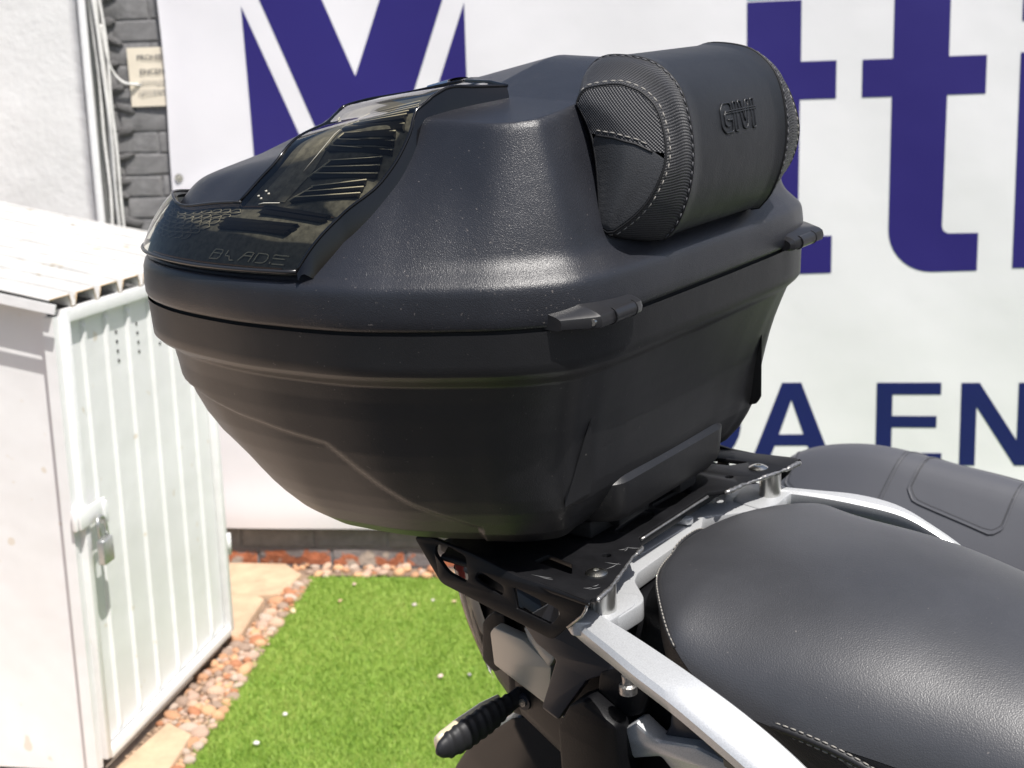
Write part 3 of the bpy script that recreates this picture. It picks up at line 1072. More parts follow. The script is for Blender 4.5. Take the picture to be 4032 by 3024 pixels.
# roof: trapezoidal sheet, ribs run from the door edge up to the left
ra = math.radians(12)
teeth = [-.051, .059, .168, .278, .387, .497, .606, .716, .825, .934]
px, pz = [], []
for t in teeth:
    px += [t - .018, t - .010, t + .006, t + .014]
    pz += [0, -.026, -.026, 0]
px = [x for x in px]
ins = [i for i, x in enumerate(px) if -.040 <= x <= .955]
px = [-.040] + [px[i] for i in ins] + [.955]
pz = [0] + [pz[i] for i in ins] + [0]
V = []
for s in np.linspace(-.012, 1.25, 26):
    for x, z in zip(px, pz):
        V.append((x, s * math.cos(ra), 1.083 + s * math.sin(ra) + z + .0015 * math.sin(9 * s + 20 * x)))
me = mesh_from('roof_sheet', V, grid_faces(26, len(px), False), smooth=False)
rs = link('roof_sheet', me, M['roof'], shed)
md = rs.modifiers.new('thick', 'SOLIDIFY')
md.thickness = .0022
md.offset = 0
mb = MB()
mb.box((-.043, .55 * math.cos(ra), 1.066 + .55 * math.sin(ra)), (.004, 1.15, .020), np.array([[1, 0, 0], [0, math.cos(ra), -math.sin(ra)], [0, math.sin(ra), math.cos(ra)]]))
link('roof_edge_strip', mb.mesh('roof_edge_strip'), M['white_frame'], rs)
V, F = tube(np.array([(x, -.0125 * math.cos(ra), 1.0835 - .0125 * math.sin(ra) + z) for x, z in zip(px, pz)]), .0013, 6)
link('rusty_edge', mesh_from('rusty_edge', V, F), M['rust'], rs)
# padlock: hangs on the hasp
lk = empty('padlock', SH, 'steel padlock hanging from the white hasp on the shed door', 'padlock')
mb = MB()
mb.box((.040, -.040, .530), (.046, .019, .056))
link('lock_body', mb.mesh('lock_body', bevel=.005, segs=3), M['lock'], lk)
pts = [(.025, -.038, .550)] + [(.0415 - .0165 * math.cos(a), -.036 + .004 * math.sin(a), .590 + .015 * math.sin(a)) for a in np.linspace(0, math.pi, 12)] + [(.058, -.038, .550)]
V, F = tube(pts, .0042, 10)
link('shackle', mesh_from('shackle', V, F), M['lock'], lk)

# ------------------------------------------------------------------ the motorcycle's own space
# x forward, y to the bike's left (away from the camera), z up; the origin is the middle of the case's front edge at the seam
BO = Vector((0.169, 1.106, 1.283))
BK = Matrix(((0.794126, 0.607435, -0.019683, BO.x), (-0.606757, 0.790552, -0.082897, BO.y), (-0.034794, 0.077774, 0.996364, BO.z), (0, 0, 0, 1)))
class Space:
    """children are written in bike coordinates; the thing's Empty stands at `at` in the same coordinates"""
    def __init__(s, name, at, label, cat, group=None, base=BK):
        s.at = np.array(at, float)
        s.root = empty(name, base @ Matrix.Translation(Vector(at)), label, cat, group)
    def add(s, name, me, m, parent=None, label=None, kind=None):
        me.transform(Matrix.Translation(Vector(-s.at)))
        return link(name, me, m, parent if parent is not None else s.root, label, kind)

# ------------------------------------------------------------------ top case
case = Space('top_case', (-.22, 0, -.20), 'large black plastic top case with padded backrest clipped on the rack', 'top case')
OUT = [(.004, 0), (.0035, -.06), (.0025, -.115), (-.001, -.160), (-.011, -.193), (-.042, -.2265), (-.074, -.247), (-.108, -.265), (-.151, -.282), (-.205, -.291), (-.258, -.2945), (-.315, -.290), (-.357, -.281), (-.398, -.264), (-.430, -.237), (-.452, -.195), (-.463, -.13), (-.467, -.065), (-.468, 0)]
INN_OLD = [(-.038, 0), (-.038, -.06), (-.039, -.10), (-.040, -.135), (-.047, -.166), (-.076, -.198), (-.103, -.219), (-.133, -.241), (-.168, -.259), (-.212, -.2735), (-.262, -.279), (-.315, -.2765), (-.353, -.269), (-.390, -.253), (-.418, -.228), (-.438, -.188), (-.449, -.127), (-.453, -.065), (-.454, 0)]
def full(half):
    h_ = [np.array(p) for p in half]
    return np.array(h_ + [np.array((p[0], -p[1])) for p in h_[-2:0:-1]])
def spline_idx(half, per=12):
    """closed curve sampled index-wise so that several curves correspond point by point"""
    P = full(half)
    n = len(P)
    out = []
    for s in range(n):
        p0, p1, p2, p3 = P[s - 1], P[s], P[(s + 1) % n], P[(s + 2) % n]
        for t in np.linspace(0, 1, per, endpoint=False):
            out.append(0.5 * ((2 * p1) + (-p0 + p2) * t + (2 * p0 - 5 * p1 + 4 * p2 - p3) * t * t + (-p0 + 3 * p1 - 3 * p2 + p3) * t ** 3))
    return np.array(out)
CO = spline_idx(OUT)
NC = len(CO)
def normals2(C):
    T = np.roll(C, -1, 0) - np.roll(C, 1, 0)
    N = np.c_[T[:, 1], -T[:, 0]]
    N /= np.linalg.norm(N, axis=1)[:, None]
    c = np.array([-.23, 0])
    s = np.sign(np.sum(N * (C - c), 1))
    return N * s[:, None]
NO = normals2(CO)
for _ in range(6):
    NO = (np.roll(NO, 1, 0) + 2 * NO + np.roll(NO, -1, 0))
    NO /= np.linalg.norm(NO, axis=1)[:, None]
CEN = np.array([-.21, 0.0])
RAD = np.linalg.norm(CO - CEN, axis=1)
RH = (CO - CEN) / RAD[:, None]
COSF = np.clip(np.sum(RH * NO, 1), .62, 1)
wF = smoothstep(.25, .95, NO[:, 0])
wR = smoothstep(-.05, .75, -NO[:, 0])
wS = np.clip(1 - wF - wR, 0, 1)
def inset(e):
    e = np.asarray(e)
    return CEN + RH * (RAD - e / COSF)[:, None]
ZT = [-.003, -.034, -.0385, -.046, -.060, -.075, -.09, -.105, -.12, -.135, -.148, -.16, -.17, -.183, -.195, -.203]
ES = [.0012, .0022, .0060, .0165, .0195, .0215, .0245, .0275, .032, .0375, .0425, .048, .054, .064, .080, .102]
ER = [.0012, .0025, .0065, .0175, .0200, .0220, .0275, .0350, .0465, .064, .082, .101, .119, .143, .168, .196]
EF = [.0012, .0022, .0055, .0140, .0200, .0260, .031, .0350, .0385, .0410, .0435, .047, .052, .060, .072, .090]
ZC_X = [-.46, -.40, -.36, -.30, -.272, -.22, -.20, -.19, -.157, -.13, -.098, -.06]
ZC_Z = [-.068, -.074, -.079, -.087, -.089, -.0955, -.098, -.105, -.131, -.150, -.164, -.18]
zc_line = np.interp(CO[:, 0], ZC_X, ZC_Z)
zc_line = np.where(CO[:, 0] > -.075, -1.0, zc_line)
rings = []
zd = np.concatenate([np.linspace(ZT[0], -.034, 5), np.linspace(-.0355, -.048, 9), np.linspace(-.050, -.198, 90), [-.200, -.202, -.203]])
for z in zd:
    a, b, c_ = (np.interp(-z, [-t for t in ZT], E_) for E_ in (ES, ER, EF))
    e = wS * a + wR * b + wF * c_
    e = e + .0042 * smoothstep(0, .0045, zc_line - z)
    # two raised wedge fins on the front face
    P = inset(e)
    for ys in (-1, 1):
        t = np.clip((-.088 - z) / .066, 0, 1)
        if 0 < t < 1 or z < -.088:
            wdt = .0012 + .016 * t
            yy = (P[:, 1] * ys * -1)            # positive on this side's fin
            cen = .146
            d = (yy - cen) / wdt
            prof_ = np.where((d > -.12) & (d < 1.0), np.clip(1 - d, 0, 1), 0) * (wF > .6)
            hgt = .0 * t * smoothstep(.163, .155, -z)
            P[:, 0] += prof_ * hgt
    rings.append(np.c_[P, np.full(NC, z)])
for s, z in ((.75, -.2035), (.4, -.2038), (.02, -.204)):
    rings.append(np.c_[CEN + (rings[len(zd) - 1][:, :2] - CEN) * s, np.full(NC, z)])
V, F = loft(rings, True, False, True)
me = mesh_from('lower_shell', V, F)
fix_normals(me)
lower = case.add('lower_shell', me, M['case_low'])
CI = inset(np.interp(-CO[:, 0], [.05, .12, .20, .30], [.0185, .0165, .0085, .0070]))
# dark gasket just inside the seam
r0 = inset(np.full(NC, .0048))
V, F = loft([np.c_[r0, np.full(NC, -.006)], np.c_[r0, np.full(NC, .006)]])
case.add('gasket', fix_normals(mesh_from('gasket', V, F)), M['black'])

# lid: brim band, 45 degree bevel, then a faceted top as a height field over the brim's inner line
rear_w = smoothstep(-.05, .9, -NO[:, 0])
zb_edge = .0315 - .002 * rear_w                  # top of the vertical band
zb_in = np.interp(-CO[:, 0], [.05, .12, .20, .30], [.0475, .0450, .0365, .0345])
rings = []
for z, e in ((-.0008, .0030), (.0003, .0010), (.003, .0), (.010, -.0002), (.018, .0002), (.024, .0008)):
    rings.append(np.c_[inset(np.full(NC, e)), np.full(NC, z)])
rings.append(np.c_[inset(np.full(NC, .0014)), zb_edge - .0035])
rings.append(np.c_[inset(np.full(NC, .0026)), zb_edge - .0005])
mid = np.c_[inset(np.full(NC, .0044)), zb_edge + .0018]
rings.append(mid)
for t in (.25, .5, .75):
    rings.append(np.c_[mid[:, :2] * (1 - t) + CI * t, mid[:, 2] * (1 - t) + (zb_in - .0012) * t])
rings.append(np.c_[mid[:, :2] * .08 + CI * .92, mid[:, 2] * .08 + zb_in * .92 + .0001])
# wall slope (rise over run) round the brim: steep in front, a lower dome at the sides, steeper again behind
bx, bn = CI[:, 0], NO[:, 0]
slope_b = np.interp(-bx, [.02, .046, .075, .11, .16, .20, .28, .36, .40, .44, .46], [2.9, 2.8, 1.75, 1.30, 1.12, 1.0, .88, .90, 1.05, 1.45, 1.6])
for _ in range(3):
    slope_b = (np.roll(slope_b, 1) + 2 * slope_b + np.roll(slope_b, -1)) / 4
SEG_A, SEG_B = CI, np.roll(CI, -1, 0)
def boundary_dist(x, y):
    """distance inwards from the brim's inner line, with the brim height and wall slope at the nearest point"""
    P = np.stack([np.ravel(x), np.ravel(y)], -1)
    D = SEG_B - SEG_A
    t = np.clip((((P[:, None] - SEG_A) * D).sum(-1)) / (D * D).sum(-1), 0, 1)
    q = P[:, None] - SEG_A - t[..., None] * D
    dist = np.sqrt((q * q).sum(-1))
    k = dist.argmin(1)
    r = np.arange(len(P))
    tk = t[r, k]
    k1 = (k + 1) % NC
    sh = np.shape(x)
    # slope averaged over nearby boundary (soft nearest) so that it changes smoothly inside
    w = np.exp(-(dist - dist[r, k][:, None]) / .006)
    w /= w.sum(1)[:, None]
    sl = w @ slope_b
    zz = (1 - tk) * zb_in[k] + tk * zb_in[k1]
    return dist[r, k].reshape(sh), zz.reshape(sh), sl.reshape(sh)
def lid_h(x, y):
    x = np.asarray(x, float)
    y = np.asarray(y, float)
    d, zb, sl = boundary_dist(x, y)
    ya = np.sqrt(y * y + .02 ** 2) - .013
    top = .1812 - .25 * np.minimum(ya, .1) - .15 * np.clip(ya - .1, 0, 1) - .205 * np.clip(-.146 - x, 0, 1) - .06 * np.clip(x + .146, 0, 1)
    wall = zb + .0015 * (1 - np.exp(-d / .006)) + sl * d
    k0 = .0010 + .005 * smoothstep(-.10, -.30, x)
    m_ = np.minimum(top, wall)
    return m_ - k0 * np.log(np.exp(-(top - m_) / k0) + np.exp(-(wall - m_) / k0)) * (d > 1e-6)
NT = 100
ts = 1 - np.linspace(0, 1, NT) ** 1.25
C0 = np.array([-.215, 0.0])
for t in ts[1:]:
    P = C0 + (CI - C0) * max(t, .004)
    rings.append(np.c_[P, lid_h(P[:, 0], P[:, 1])])
V, F = loft(rings, True, False, True)
me = mesh_from('lid', V, F)
fix_normals(me)
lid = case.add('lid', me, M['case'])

def on_lid(x, y, off=0.0):
    x = np.atleast_1d(np.asarray(x, float))
    y = np.atleast_1d(np.asarray(y, float))
    e = .001
    z = lid_h(x, y)
    gx = (lid_h(x + e, y) - lid_h(x - e, y)) / (2 * e)
    gy = (lid_h(x, y + e) - lid_h(x, y - e)) / (2 * e)
    n = np.stack([-gx, -gy, np.ones_like(gx)], -1)
    n /= np.linalg.norm(n, axis=-1)[..., None]
    return np.stack([x, y, z], -1) + n * off, n

exec_lens = True
# ---- smoked reflector: a band round the rear and an arm up each side
def strip(rows, n):
    return [resample(r, n) for r in rows]
def shell(rowsA, thick_in, name, m, parent, solid=.003, uv=False):
    V, F = loft(rowsA, False)
    me = mesh_from(name, V, F)
    fix_normals(me)
    return me
def arm_rows(sg, off, nrow=44, ncol=16):
    """surface of one arm; sg=-1 near side. rows run from inner to outer edge, off lifts it outward"""
    inner = catmull([(-.287, -.241), (-.279, -.224), (-.271, -.202), (-.284, -.145), (-.296, -.104), (-.268, -.095), (-.188, -.075)], nrow)
    outer = catmull([(-.172, -.246), (-.159, -.230), (-.150, -.212), (-.145, -.194), (-.143, -.178), (-.136, -.148), (-.118, -.112)], nrow)
    q = np.linspace(0, 1, nrow)
    proud = np.interp(q, [0, .40, .56, .66, .80, 1], [.0105, .0120, .0190, .0180, .0130, .0085])
    rows = []
    for i in range(nrow):
        t = np.linspace(0, 1, ncol)
        p = inner[i] * (1 - t[:, None]) + outer[i] * t[:, None]
        z0 = lid_h(p[:, 0], p[:, 1])
        z0 = z0 * .35 + .65 * np.interp(t, [0, 1], [z0[0], z0[-1]]) if q[i] > .5 else z0
        rows.append(np.c_[p, z0])
    R_ = np.array(rows)
    du = np.gradient(R_, axis=0)
    dv = np.gradient(R_, axis=1)
    n = np.cross(du, dv)
    n /= np.linalg.norm(n, axis=-1)[..., None] + 1e-12
    if n[..., 2].mean() < 0:
        n = -n
    across = 1 - .45 * np.linspace(0, 1, ncol)[None, :, None] ** 3 * (smoothstep(.75, .45, q) * smoothstep(.02, .22, q))[:, None, None]
    R_ = R_ + n * (proud[:, None, None] * across + off)
    R_[..., 1] *= -sg
    return R_
def band_rows(off, nrow=14, ncol=90):
    """band round the rear, from the near arm's outer foot to the far one's"""
    sel = [(-.172, -.246), (-.231, -.2435), (-.287, -.241), (-.355, -.237), (-.390, -.221), (-.418, -.192), (-.434, -.145), (-.441, -.07), (-.442, 0)]
    top = np.array(sel + [(p[0], -p[1]) for p in sel[-2::-1]])
    top = catmull(top, ncol)
    k = [i for i in range(NC) if CI[i, 0] < -.190]
    loop_ = CI[k]
    near = loop_[np.argsort(np.arctan2(loop_[:, 1], -(loop_[:, 0] + .20)))]
    low = resample(near, ncol)
    if low[0, 1] > 0:
        low = low[::-1]
    rows = []
    for t in np.linspace(0, 1, nrow):
        p = top * (1 - t) + low * (t * .985)+ top * (t * .015)
        rows.append(np.c_[p, lid_h(p[:, 0], p[:, 1])])
    R_ = np.array(rows)
    du = np.gradient(R_, axis=0)
    dv = np.gradient(R_, axis=1)
    n = np.cross(du, dv)
    n /= np.linalg.norm(n, axis=-1)[..., None] + 1e-12
    n *= np.sign(n[..., 2:3] + 1e-9)
    t = np.linspace(0, 1, nrow)[:, None, None]
    return R_ + n * (.0105 - .0035 * t + .003 * np.sin(math.pi * t) + off)
def edge_wall(path, low_path):
    return loft([path, low_path], False)
refl = None
LOFF = 0.0
B = band_rows(LOFF)
V, F = loft(list(B), False)
refl = case.add('reflector', orient(mesh_from('reflector', V, F), (-.3, 0, 1)), M['smoke'])
Bi = band_rows(-.0052)
V, F = loft(list(Bi), False)
case.add('reflector_back', fix_normals(mesh_from('reflector_back', V, F)), M['reflector'], refl)
for sg in (-1, 1):
    A = arm_rows(sg, LOFF)
    V, F = loft(list(A), False)
    case.add('reflector_arm', orient(mesh_from('reflector_arm', V, F), (-.3, 0, 1)), M['smoke'], refl)
    A2 = arm_rows(sg, -.0058)
    V, F = loft(list(A2), False)
    case.add('reflector_back', fix_normals(mesh_from('reflector_back', V, F)), M['reflector'], refl)
    # glossy bezel: walls from the lens edges down into the lid
    mb = MB()
    for col in (0, -1):
        e = A[:, col]
        if col == -1:
            foot_ = B[::-1, 0] if sg < 0 else B[::-1, -1]
            e = np.vstack([foot_[:-1], e])
        out_ = np.gradient(e, axis=0)
        out_ = np.c_[out_[:, 1], -out_[:, 0], np.zeros(len(e))]
        out_ /= np.linalg.norm(out_, axis=1)[:, None] + 1e-9
        mid_c = A[:, 8].mean(0)
        sgn = np.sign(np.sum(out_ * (e - mid_c), 1))
        out_ = out_ * np.where(sgn == 0, 1, sgn)[:, None]
        l_ = e + out_ * (.0045 if col == -1 else .001)
        l_[:, 2] = np.minimum(lid_h(l_[:, 0], l_[:, 1]) - .004, e[:, 2] - .006)
        mb.add(*loft([e, e * .5 + l_ * .5 + out_ * .0008, l_], False))
        mb.add(*tube(e, .0013, 8))
    e = A[-1]
    l_ = np.array([on_lid(p[0], p[1], -.004)[0][0] for p in e])
    mb.add(*loft([e, l_], False))
    mb.add(*tube(e, .0014, 8))
    me = mb.mesh('bezel', True)
    fix_normals(me)
    case.add('bezel', me, M['gloss'], refl)
mb = MB()
low = B[-1]
mb.add(*tube(low, .0016, 8))
tp = B[0]
k_ = [i for i in range(len(tp)) if tp[i, 0] < -.285]
tp = tp[k_[0]:k_[-1] + 1]
tl_ = tp.copy()
tl_[:, :2] = C0 + (tp[:, :2] - C0) * .985
tl_[:, 2] = np.minimum(lid_h(tl_[:, 0], tl_[:, 1]) - .003, tp[:, 2] - .002)
mb.add(*loft([tp, tl_], False))
mb.add(*tube(tp, .0012, 8))
case.add('bezel', fix_normals(mb.mesh('bezel', True)), M['hinge'], refl)
# pairs of black slats up each arm with pale edges
for sg in (-1, 1):
    A2 = arm_rows(sg, -.0050, 120, 60)
    A3 = arm_rows(sg, -.0025, 120, 60)
    for gidx, i0 in enumerate((2, 13, 24, 35, 46)):
        c0 = 27 - gidx * 1
        for s_ in range(3):
            i = i0 + s_ * 3
            p0, p1 = A3[i, c0 + s_ * 2], A3[i + 11, 55 - s_]
            q0, q1 = A3[i + 2, c0 + s_ * 2 + 1], A3[i + 13, 55 - s_ - 1]
            dn = A2[i, 30] - A3[i, 30]
            Vb = [p0, p1, q1, q0, p0 + dn * 1.5, p1 + dn * 1.5, q1 + dn * 1.5, q0 + dn * 1.5]
            Fb = [(0, 1, 2, 3), (7, 6, 5, 4), (0, 4, 5, 1), (1, 5, 6, 2), (2, 6, 7, 3), (3, 7, 4, 0)]
            case.add('slat', fix_normals(mesh_from('slat', Vb, Fb, smooth=False)), M['slat'], refl)
        # pale moulded rims round the group
        mb = MB()
        for s_ in range(3):
            i = i0 + s_ * 3 + 2
            mb.add(*tube([A3[i, c0 + s_ * 2], A3[i + 11, 55 - s_]], .00055, 5))
        mb.add(*tube([A3[i0, c0 - 1], A3[i0 + 8, c0 + 5]], .0006, 5))
        case.add('slat_rim', mb.mesh('slat_rim', True), M['slat_edge'], refl, kind='stuff')
    # dusty smoke insert beside the slats
    V, F = loft([A2[i, 6:24] for i in range(2, 76, 3)], False)
    case.add('smoke_insert', fix_normals(mesh_from('smoke_insert', V, F)), M['dusty_smoke'], refl)
    V, F = loft([A3[i] + np.array([0, 0, .0006]) for i in range(84, 120, 3)], False)
# band details on the near side and mirrored on the far side
Bd = band_rows(-.0044, 40, 400)
for side in (0, 1):
    def bp(u, v):            # u along the band from the near outer foot, v from the top down
        i = int(round(v * 39))
        j = int(round(u * 399))
        return Bd[i, j if side == 0 else 399 - j]
    for (u0, u1, v0, v1) in ((.012, .088, .03, .085), (.013, .087, .105, .165), (.036, .122, .25, .30), (.036, .121, .32, .375), (.037, .12, .395, .43)):
        P = [bp(u0, v0), bp(u1, v0), bp(u1 + .004, v1), bp(u0 + .004, v1)]
        nn = np.cross(P[1] - P[0], P[3] - P[0])
        nn /= np.linalg.norm(nn)
        if nn[2] < 0:
            nn = -nn
        Vb = [p + nn * .0026 for p in P] + [p - nn * .002 for p in P]
        Fb = [(0, 1, 2, 3), (7, 6, 5, 4), (0, 4, 5, 1), (1, 5, 6, 2), (2, 6, 7, 3), (3, 7, 4, 0)]
        case.add('slat', fix_normals(mesh_from('slat', Vb, Fb, smooth=False)), M['slat'], refl)
    # moulded word, read from left to right as seen from this side
    strokes = {
        'B': [[(0, 1), (.75, 1), (1, .8), (1, 0)], [(0, .55), (.8, .55)], [(0, .1), (.8, .1)], [(0, 1), (0, .72)]],
        'L': [[(0, 1), (0, .25), (.5, .25), (.6, 0), (1, 0)]],
        'A': [[(0, 0), (.35, 1), (1, 1), (1, 0)], [(.3, .42), (1, .42)]],
        'D': [[(0, 0), (0, 1), (.7, 1), (1, .7), (1, .2), (.8, 0), (.25, 0)]],
        'E': [[(1, 1), (0, 1), (0, .72)], [(0, .5), (.85, .5)], [(0, .2), (0, 0)], [(.2, 0), (1, 0)]]}
    strokes['B'] = [[(0, 0), (0, 1), (.8, 1), (1, .8), (.85, .52), (1, .3), (.8, 0), (0, 0)], [(0, .52), (.85, .52)]]
    mb = MB()
    word = 'BLADE' if side == 0 else 'BLADE'
    u_l, u_r = .108, .019
    for li, chh in enumerate(word):
        f0 = li / 5 + .02
        for st in strokes[chh]:
            pp = []
            for (a, b) in st:
                fx = f0 + a * .155
                if side == 1:
                    fx = 1 - fx
                u = u_l + (u_r - u_l) * fx
                v = .86 - b * .125
                pp.append(bp(u, v) + np.array([0, 0, .0004]))
            pp = resample(pp, 14)
            mb.add(*tube(pp, .00055, 5))
    case.add('lettering', mb.mesh('lettering', True), M['slat_edge'], refl)  # pale strokes stand in for light caught on the moulded letters
    mb = MB()
    mb.add(*tube([bp(u, .93) for u in np.linspace(.02, .20, 24)], .0007, 5))
    mb.add(*tube([bp(u, .02) for u in np.linspace(.01, .20, 24)], .0006, 5))
    case.add('moulded_line', mb.mesh('moulded_line', True), mat('brown_dust_line', (.22, .13, .07), .5), refl)
    # honeycomb patch
    mb = MB()
    for r in range(6):
        for q in range(9):
            u = .125 + q * .0135 + (r % 2) * .0068
            v = .12 + r * .095
            if u < .125 + .006 * r:
                continue
            hexp = [bp(u + .0068 * math.cos(a), v + .052 * math.sin(a)) for a in np.linspace(0, 2 * math.pi, 7)]
            mb.add(*tube(hexp, .0006, 4, caps=False))
    case.add('honeycomb', mb.mesh('honeycomb', True), M['dusty_smoke'], refl, kind='stuff')
A_ = arm_rows(-1, .0004, 120, 60)
mb = MB()
mb.add(*tube([A_[i, j] for i, j in ((14, 22), (22, 24), (30, 27), (37, 29))], [.0002, .00035, .0003, .0001], 5))
mb.add(*tube([bpn for bpn in band_rows(.0004, 40, 400)[[2, 1, 0], [38, 36, 29]]], [.0004, .0006, .0004], 5))
for i, j in ((1, 12), (3, 14), (2, 9), (4, 11), (50, 8), (48, 9)):
    c_ = A_[i, j]
    mb.add(*tube([c_, c_ + np.array([.0012, .0012, .0004])], .0009, 6))
case.add('smear', mb.mesh('smear', True), mat('dried_smear', (.42, .40, .34), .7), refl, kind='stuff')
# raised centre strip on the lid and its small chrome badge
rows = []
for x in np.linspace(-.400, -.235, 20):
    r = []
    for y in np.linspace(-.050, .050, 11):
        p, n_ = on_lid(x, y, .0020 if abs(y) < .049 and -.399 < x < -.236 else -.003)
        r.append(p[0])
    rows.append(np.array(r))
V, F = loft(rows, False)
case.add('centre_strip', fix_normals(mesh_from('centre_strip', V, F)), M['hinge'])
rows = []
for x in np.linspace(-.283, -.258, 6):
    rows.append(np.array([on_lid(x, y, .0050 if abs(y) < .017 else .002)[0][0] for y in np.linspace(-.018, .018, 9)]))
V, F = loft(rows, False)
case.add('badge', fix_normals(mesh_from('badge', V, F)), M['chrome'])

# hinges on the front edge
for sg in (-1, 1):
    hy = sg * .160
    # housing: tapered wing that runs back over the brim
    secs = []
    for (y, x1, k) in ((-.0460, -.0090, .80), (-.0285, .0112, .94), (-.0265, .0130, 1.0), (.026, .0130, 1.0), (.030, .0118, .93), (.0325, .0080, .72)):
        pr = [(-.045, -.0010), (x1 - .004, -.0022), (x1 - .0010, -.0008), (x1, .0030), (x1 - .0012, .0070 * k + .0005), (x1 - .0045, .0092 * k + .0005), (x1 - .018, .0135 * k + .0005), (-.045, .0205 * k)]
        yy = hy + y * (1 if sg < 0 else -1)
        secs.append(np.array([(a, yy, b) for a, b in pr]))
    V, F = loft(secs, True, True, True)
    me = mesh_from('hinge', V, F)
    fix_normals(me)
    sharp(me, 30)
    hg = case.add('hinge', me, M['hinge'])
    s_ = 1 if sg < 0 else -1
    V, F = tube([(.0082, hy - .008 * s_, .0034), (.0082, hy + .019 * s_, .0034)], .0060, 18)
    case.add('barrel', sharp(mesh_from('barrel', V, F), 40), M['hinge'], hg)
    V, F = tube([(.0078, hy - .0315 * s_, .0034), (.0078, hy - .0270 * s_, .0034)], .0026, 14)
    case.add('pin', sharp(mesh_from('pin', V, F), 40), M['steel'], hg)
    mb = MB()
    for yy in (-.0083, .0193):
        V, F = tube([(.0082, hy + yy * s_ - .0005, .0034), (.0082, hy + yy * s_ + .0005, .0034)], .0064, 18)
        mb.add(V, F)
    case.add('joint_line', mb.mesh('joint_line'), M['black'], hg)

for sg in (-1, 1):
    top_ = (-.0285, sg * .1440, -.086)
    Vw = [top_, (-.0300, sg * .1462, -.1480), (-.0365, sg * .1480, -.1570), (-.0430, sg * .1640, -.1570), (-.0480, sg * .1470, -.1600), (-.0480, sg * .1440, -.088), (-.0330, sg * .1472, -.1530)]
    bmw = bmesh.new()
    for v in Vw:
        bmw.verts.new(v)
    bmesh.ops.convex_hull(bmw, input=bmw.verts)
    bmesh.ops.recalc_face_normals(bmw, faces=bmw.faces)
    me = bpy.data.meshes.new('moulded_fin')
    bmw.to_mesh(me)
    bmw.free()
    case.add('moulded_fin', me, M['case_low'])
# pedestal moulded under the shell and the latch plate between it and the rack
ped = []
for (z, x1, gy) in ((-.158, -.043, .100), (-.1625, -.0385, .101), (-.190, -.0400, .098), (-.199, -.046, .092)):
    pl = round_poly([(x1, -gy * .90), (x1, gy * .90), (x1 - .030, gy * 1.06), (-.36, gy * 1.06), (-.36, -gy * 1.06), (x1 - .030, -gy * 1.06)], .014, 5)
    ped.append(np.array([(a, b, z) for a, b in pl]))
V, F = loft(ped, True, False, True)
case.add('pedestal', sharp(fix_normals(mesh_from('pedestal', V, F)), 40), M['case_low'])
mb = MB()
mb.box((-.20, 0, -.2095), (.26, .18, .0165))
mb.box((-.128, 0, -.236), (.150, .27, .010))  # added dark plate, stands in for shade seen through the rack slots
mb.box((-.075, -.035, -.207), (.03, .05, .016))
mb.box((-.070, .05, -.207), (.03, .03, .016))
case.add('latch_and_shade_plate', mb.mesh('latch_and_shade_plate', bevel=.003), M['black'])

# backrest pad
mid_front = [(-.070, .156), (-.064, .1715), (-.051, .1805), (-.034, .1815), (-.010, .1775), (.0050, .1690), (.0160, .1560), (.0225, .1370), (.0255, .1100), (.0225, .0840), (.0135, .0600), (.003, .0465)]
end_front = [(-.0500, .1520), (-.0480, .1570), (-.0420, .1625), (-.0200, .1650), (-.0070, .1620), (.0030, .1570), (.0143, .1453), (.0226, .1220), (.0228, .1024), (.0140, .0810), (.0024, .0667), (-.0123, .0554)]
mid_back = [(-.020, .044), (-.046, .056), (-.060, .088), (-.066, .118), (-.072, .142)]
end_back = [(-.018, .0550), (-.0235, .0610), (-.0270, .085), (-.0310, .109), (-.0380, .132)]
def pad_section(w):
    fr_ = (1 - w) * np.array(end_front) + w * np.array(mid_front)
    bk = (1 - w) * np.array(end_back) + w * np.array(mid_back)
    A_ = catmull(fr_, 44)
    B_ = catmull(np.vstack([fr_[-1], bk, fr_[0]]), 22)[1:-1]
    return np.vstack([A_, B_])
END = .120
def endy(u, v):
    return END - .22 * (u + .012) - .20 * (v - .108)
def pad_ring(y):
    a = abs(y)
    w = float(smoothstep(.120, .066, a))
    sec = pad_section(w)
    c = sec.mean(0)
    # rounded shoulder: the last 14 mm pull in
    tt = max(0.0, (a - (END - .016)) / .016)
    s = 1 - .050 * (1 - math.sqrt(max(0, 1 - tt * tt)))
    bulge = .0045 * math.sin(math.pi * min(1, max(0, (a - .066) / (END - .066))))
    sec = c + (sec - c) * (s + bulge / .06)
    k = float(smoothstep(.085, .120, a))
    return np.array([(p[0], math.copysign(a + k * (endy(p[0], p[1]) - END), y), p[1]) for p in sec])
pad = None
ys_mid = np.linspace(-.078, .078, 27)
V, F = loft([pad_ring(y) for y in ys_mid], True)
pad = case.add('backrest', fix_normals(mesh_from('backrest', V, F)), M['leather'])
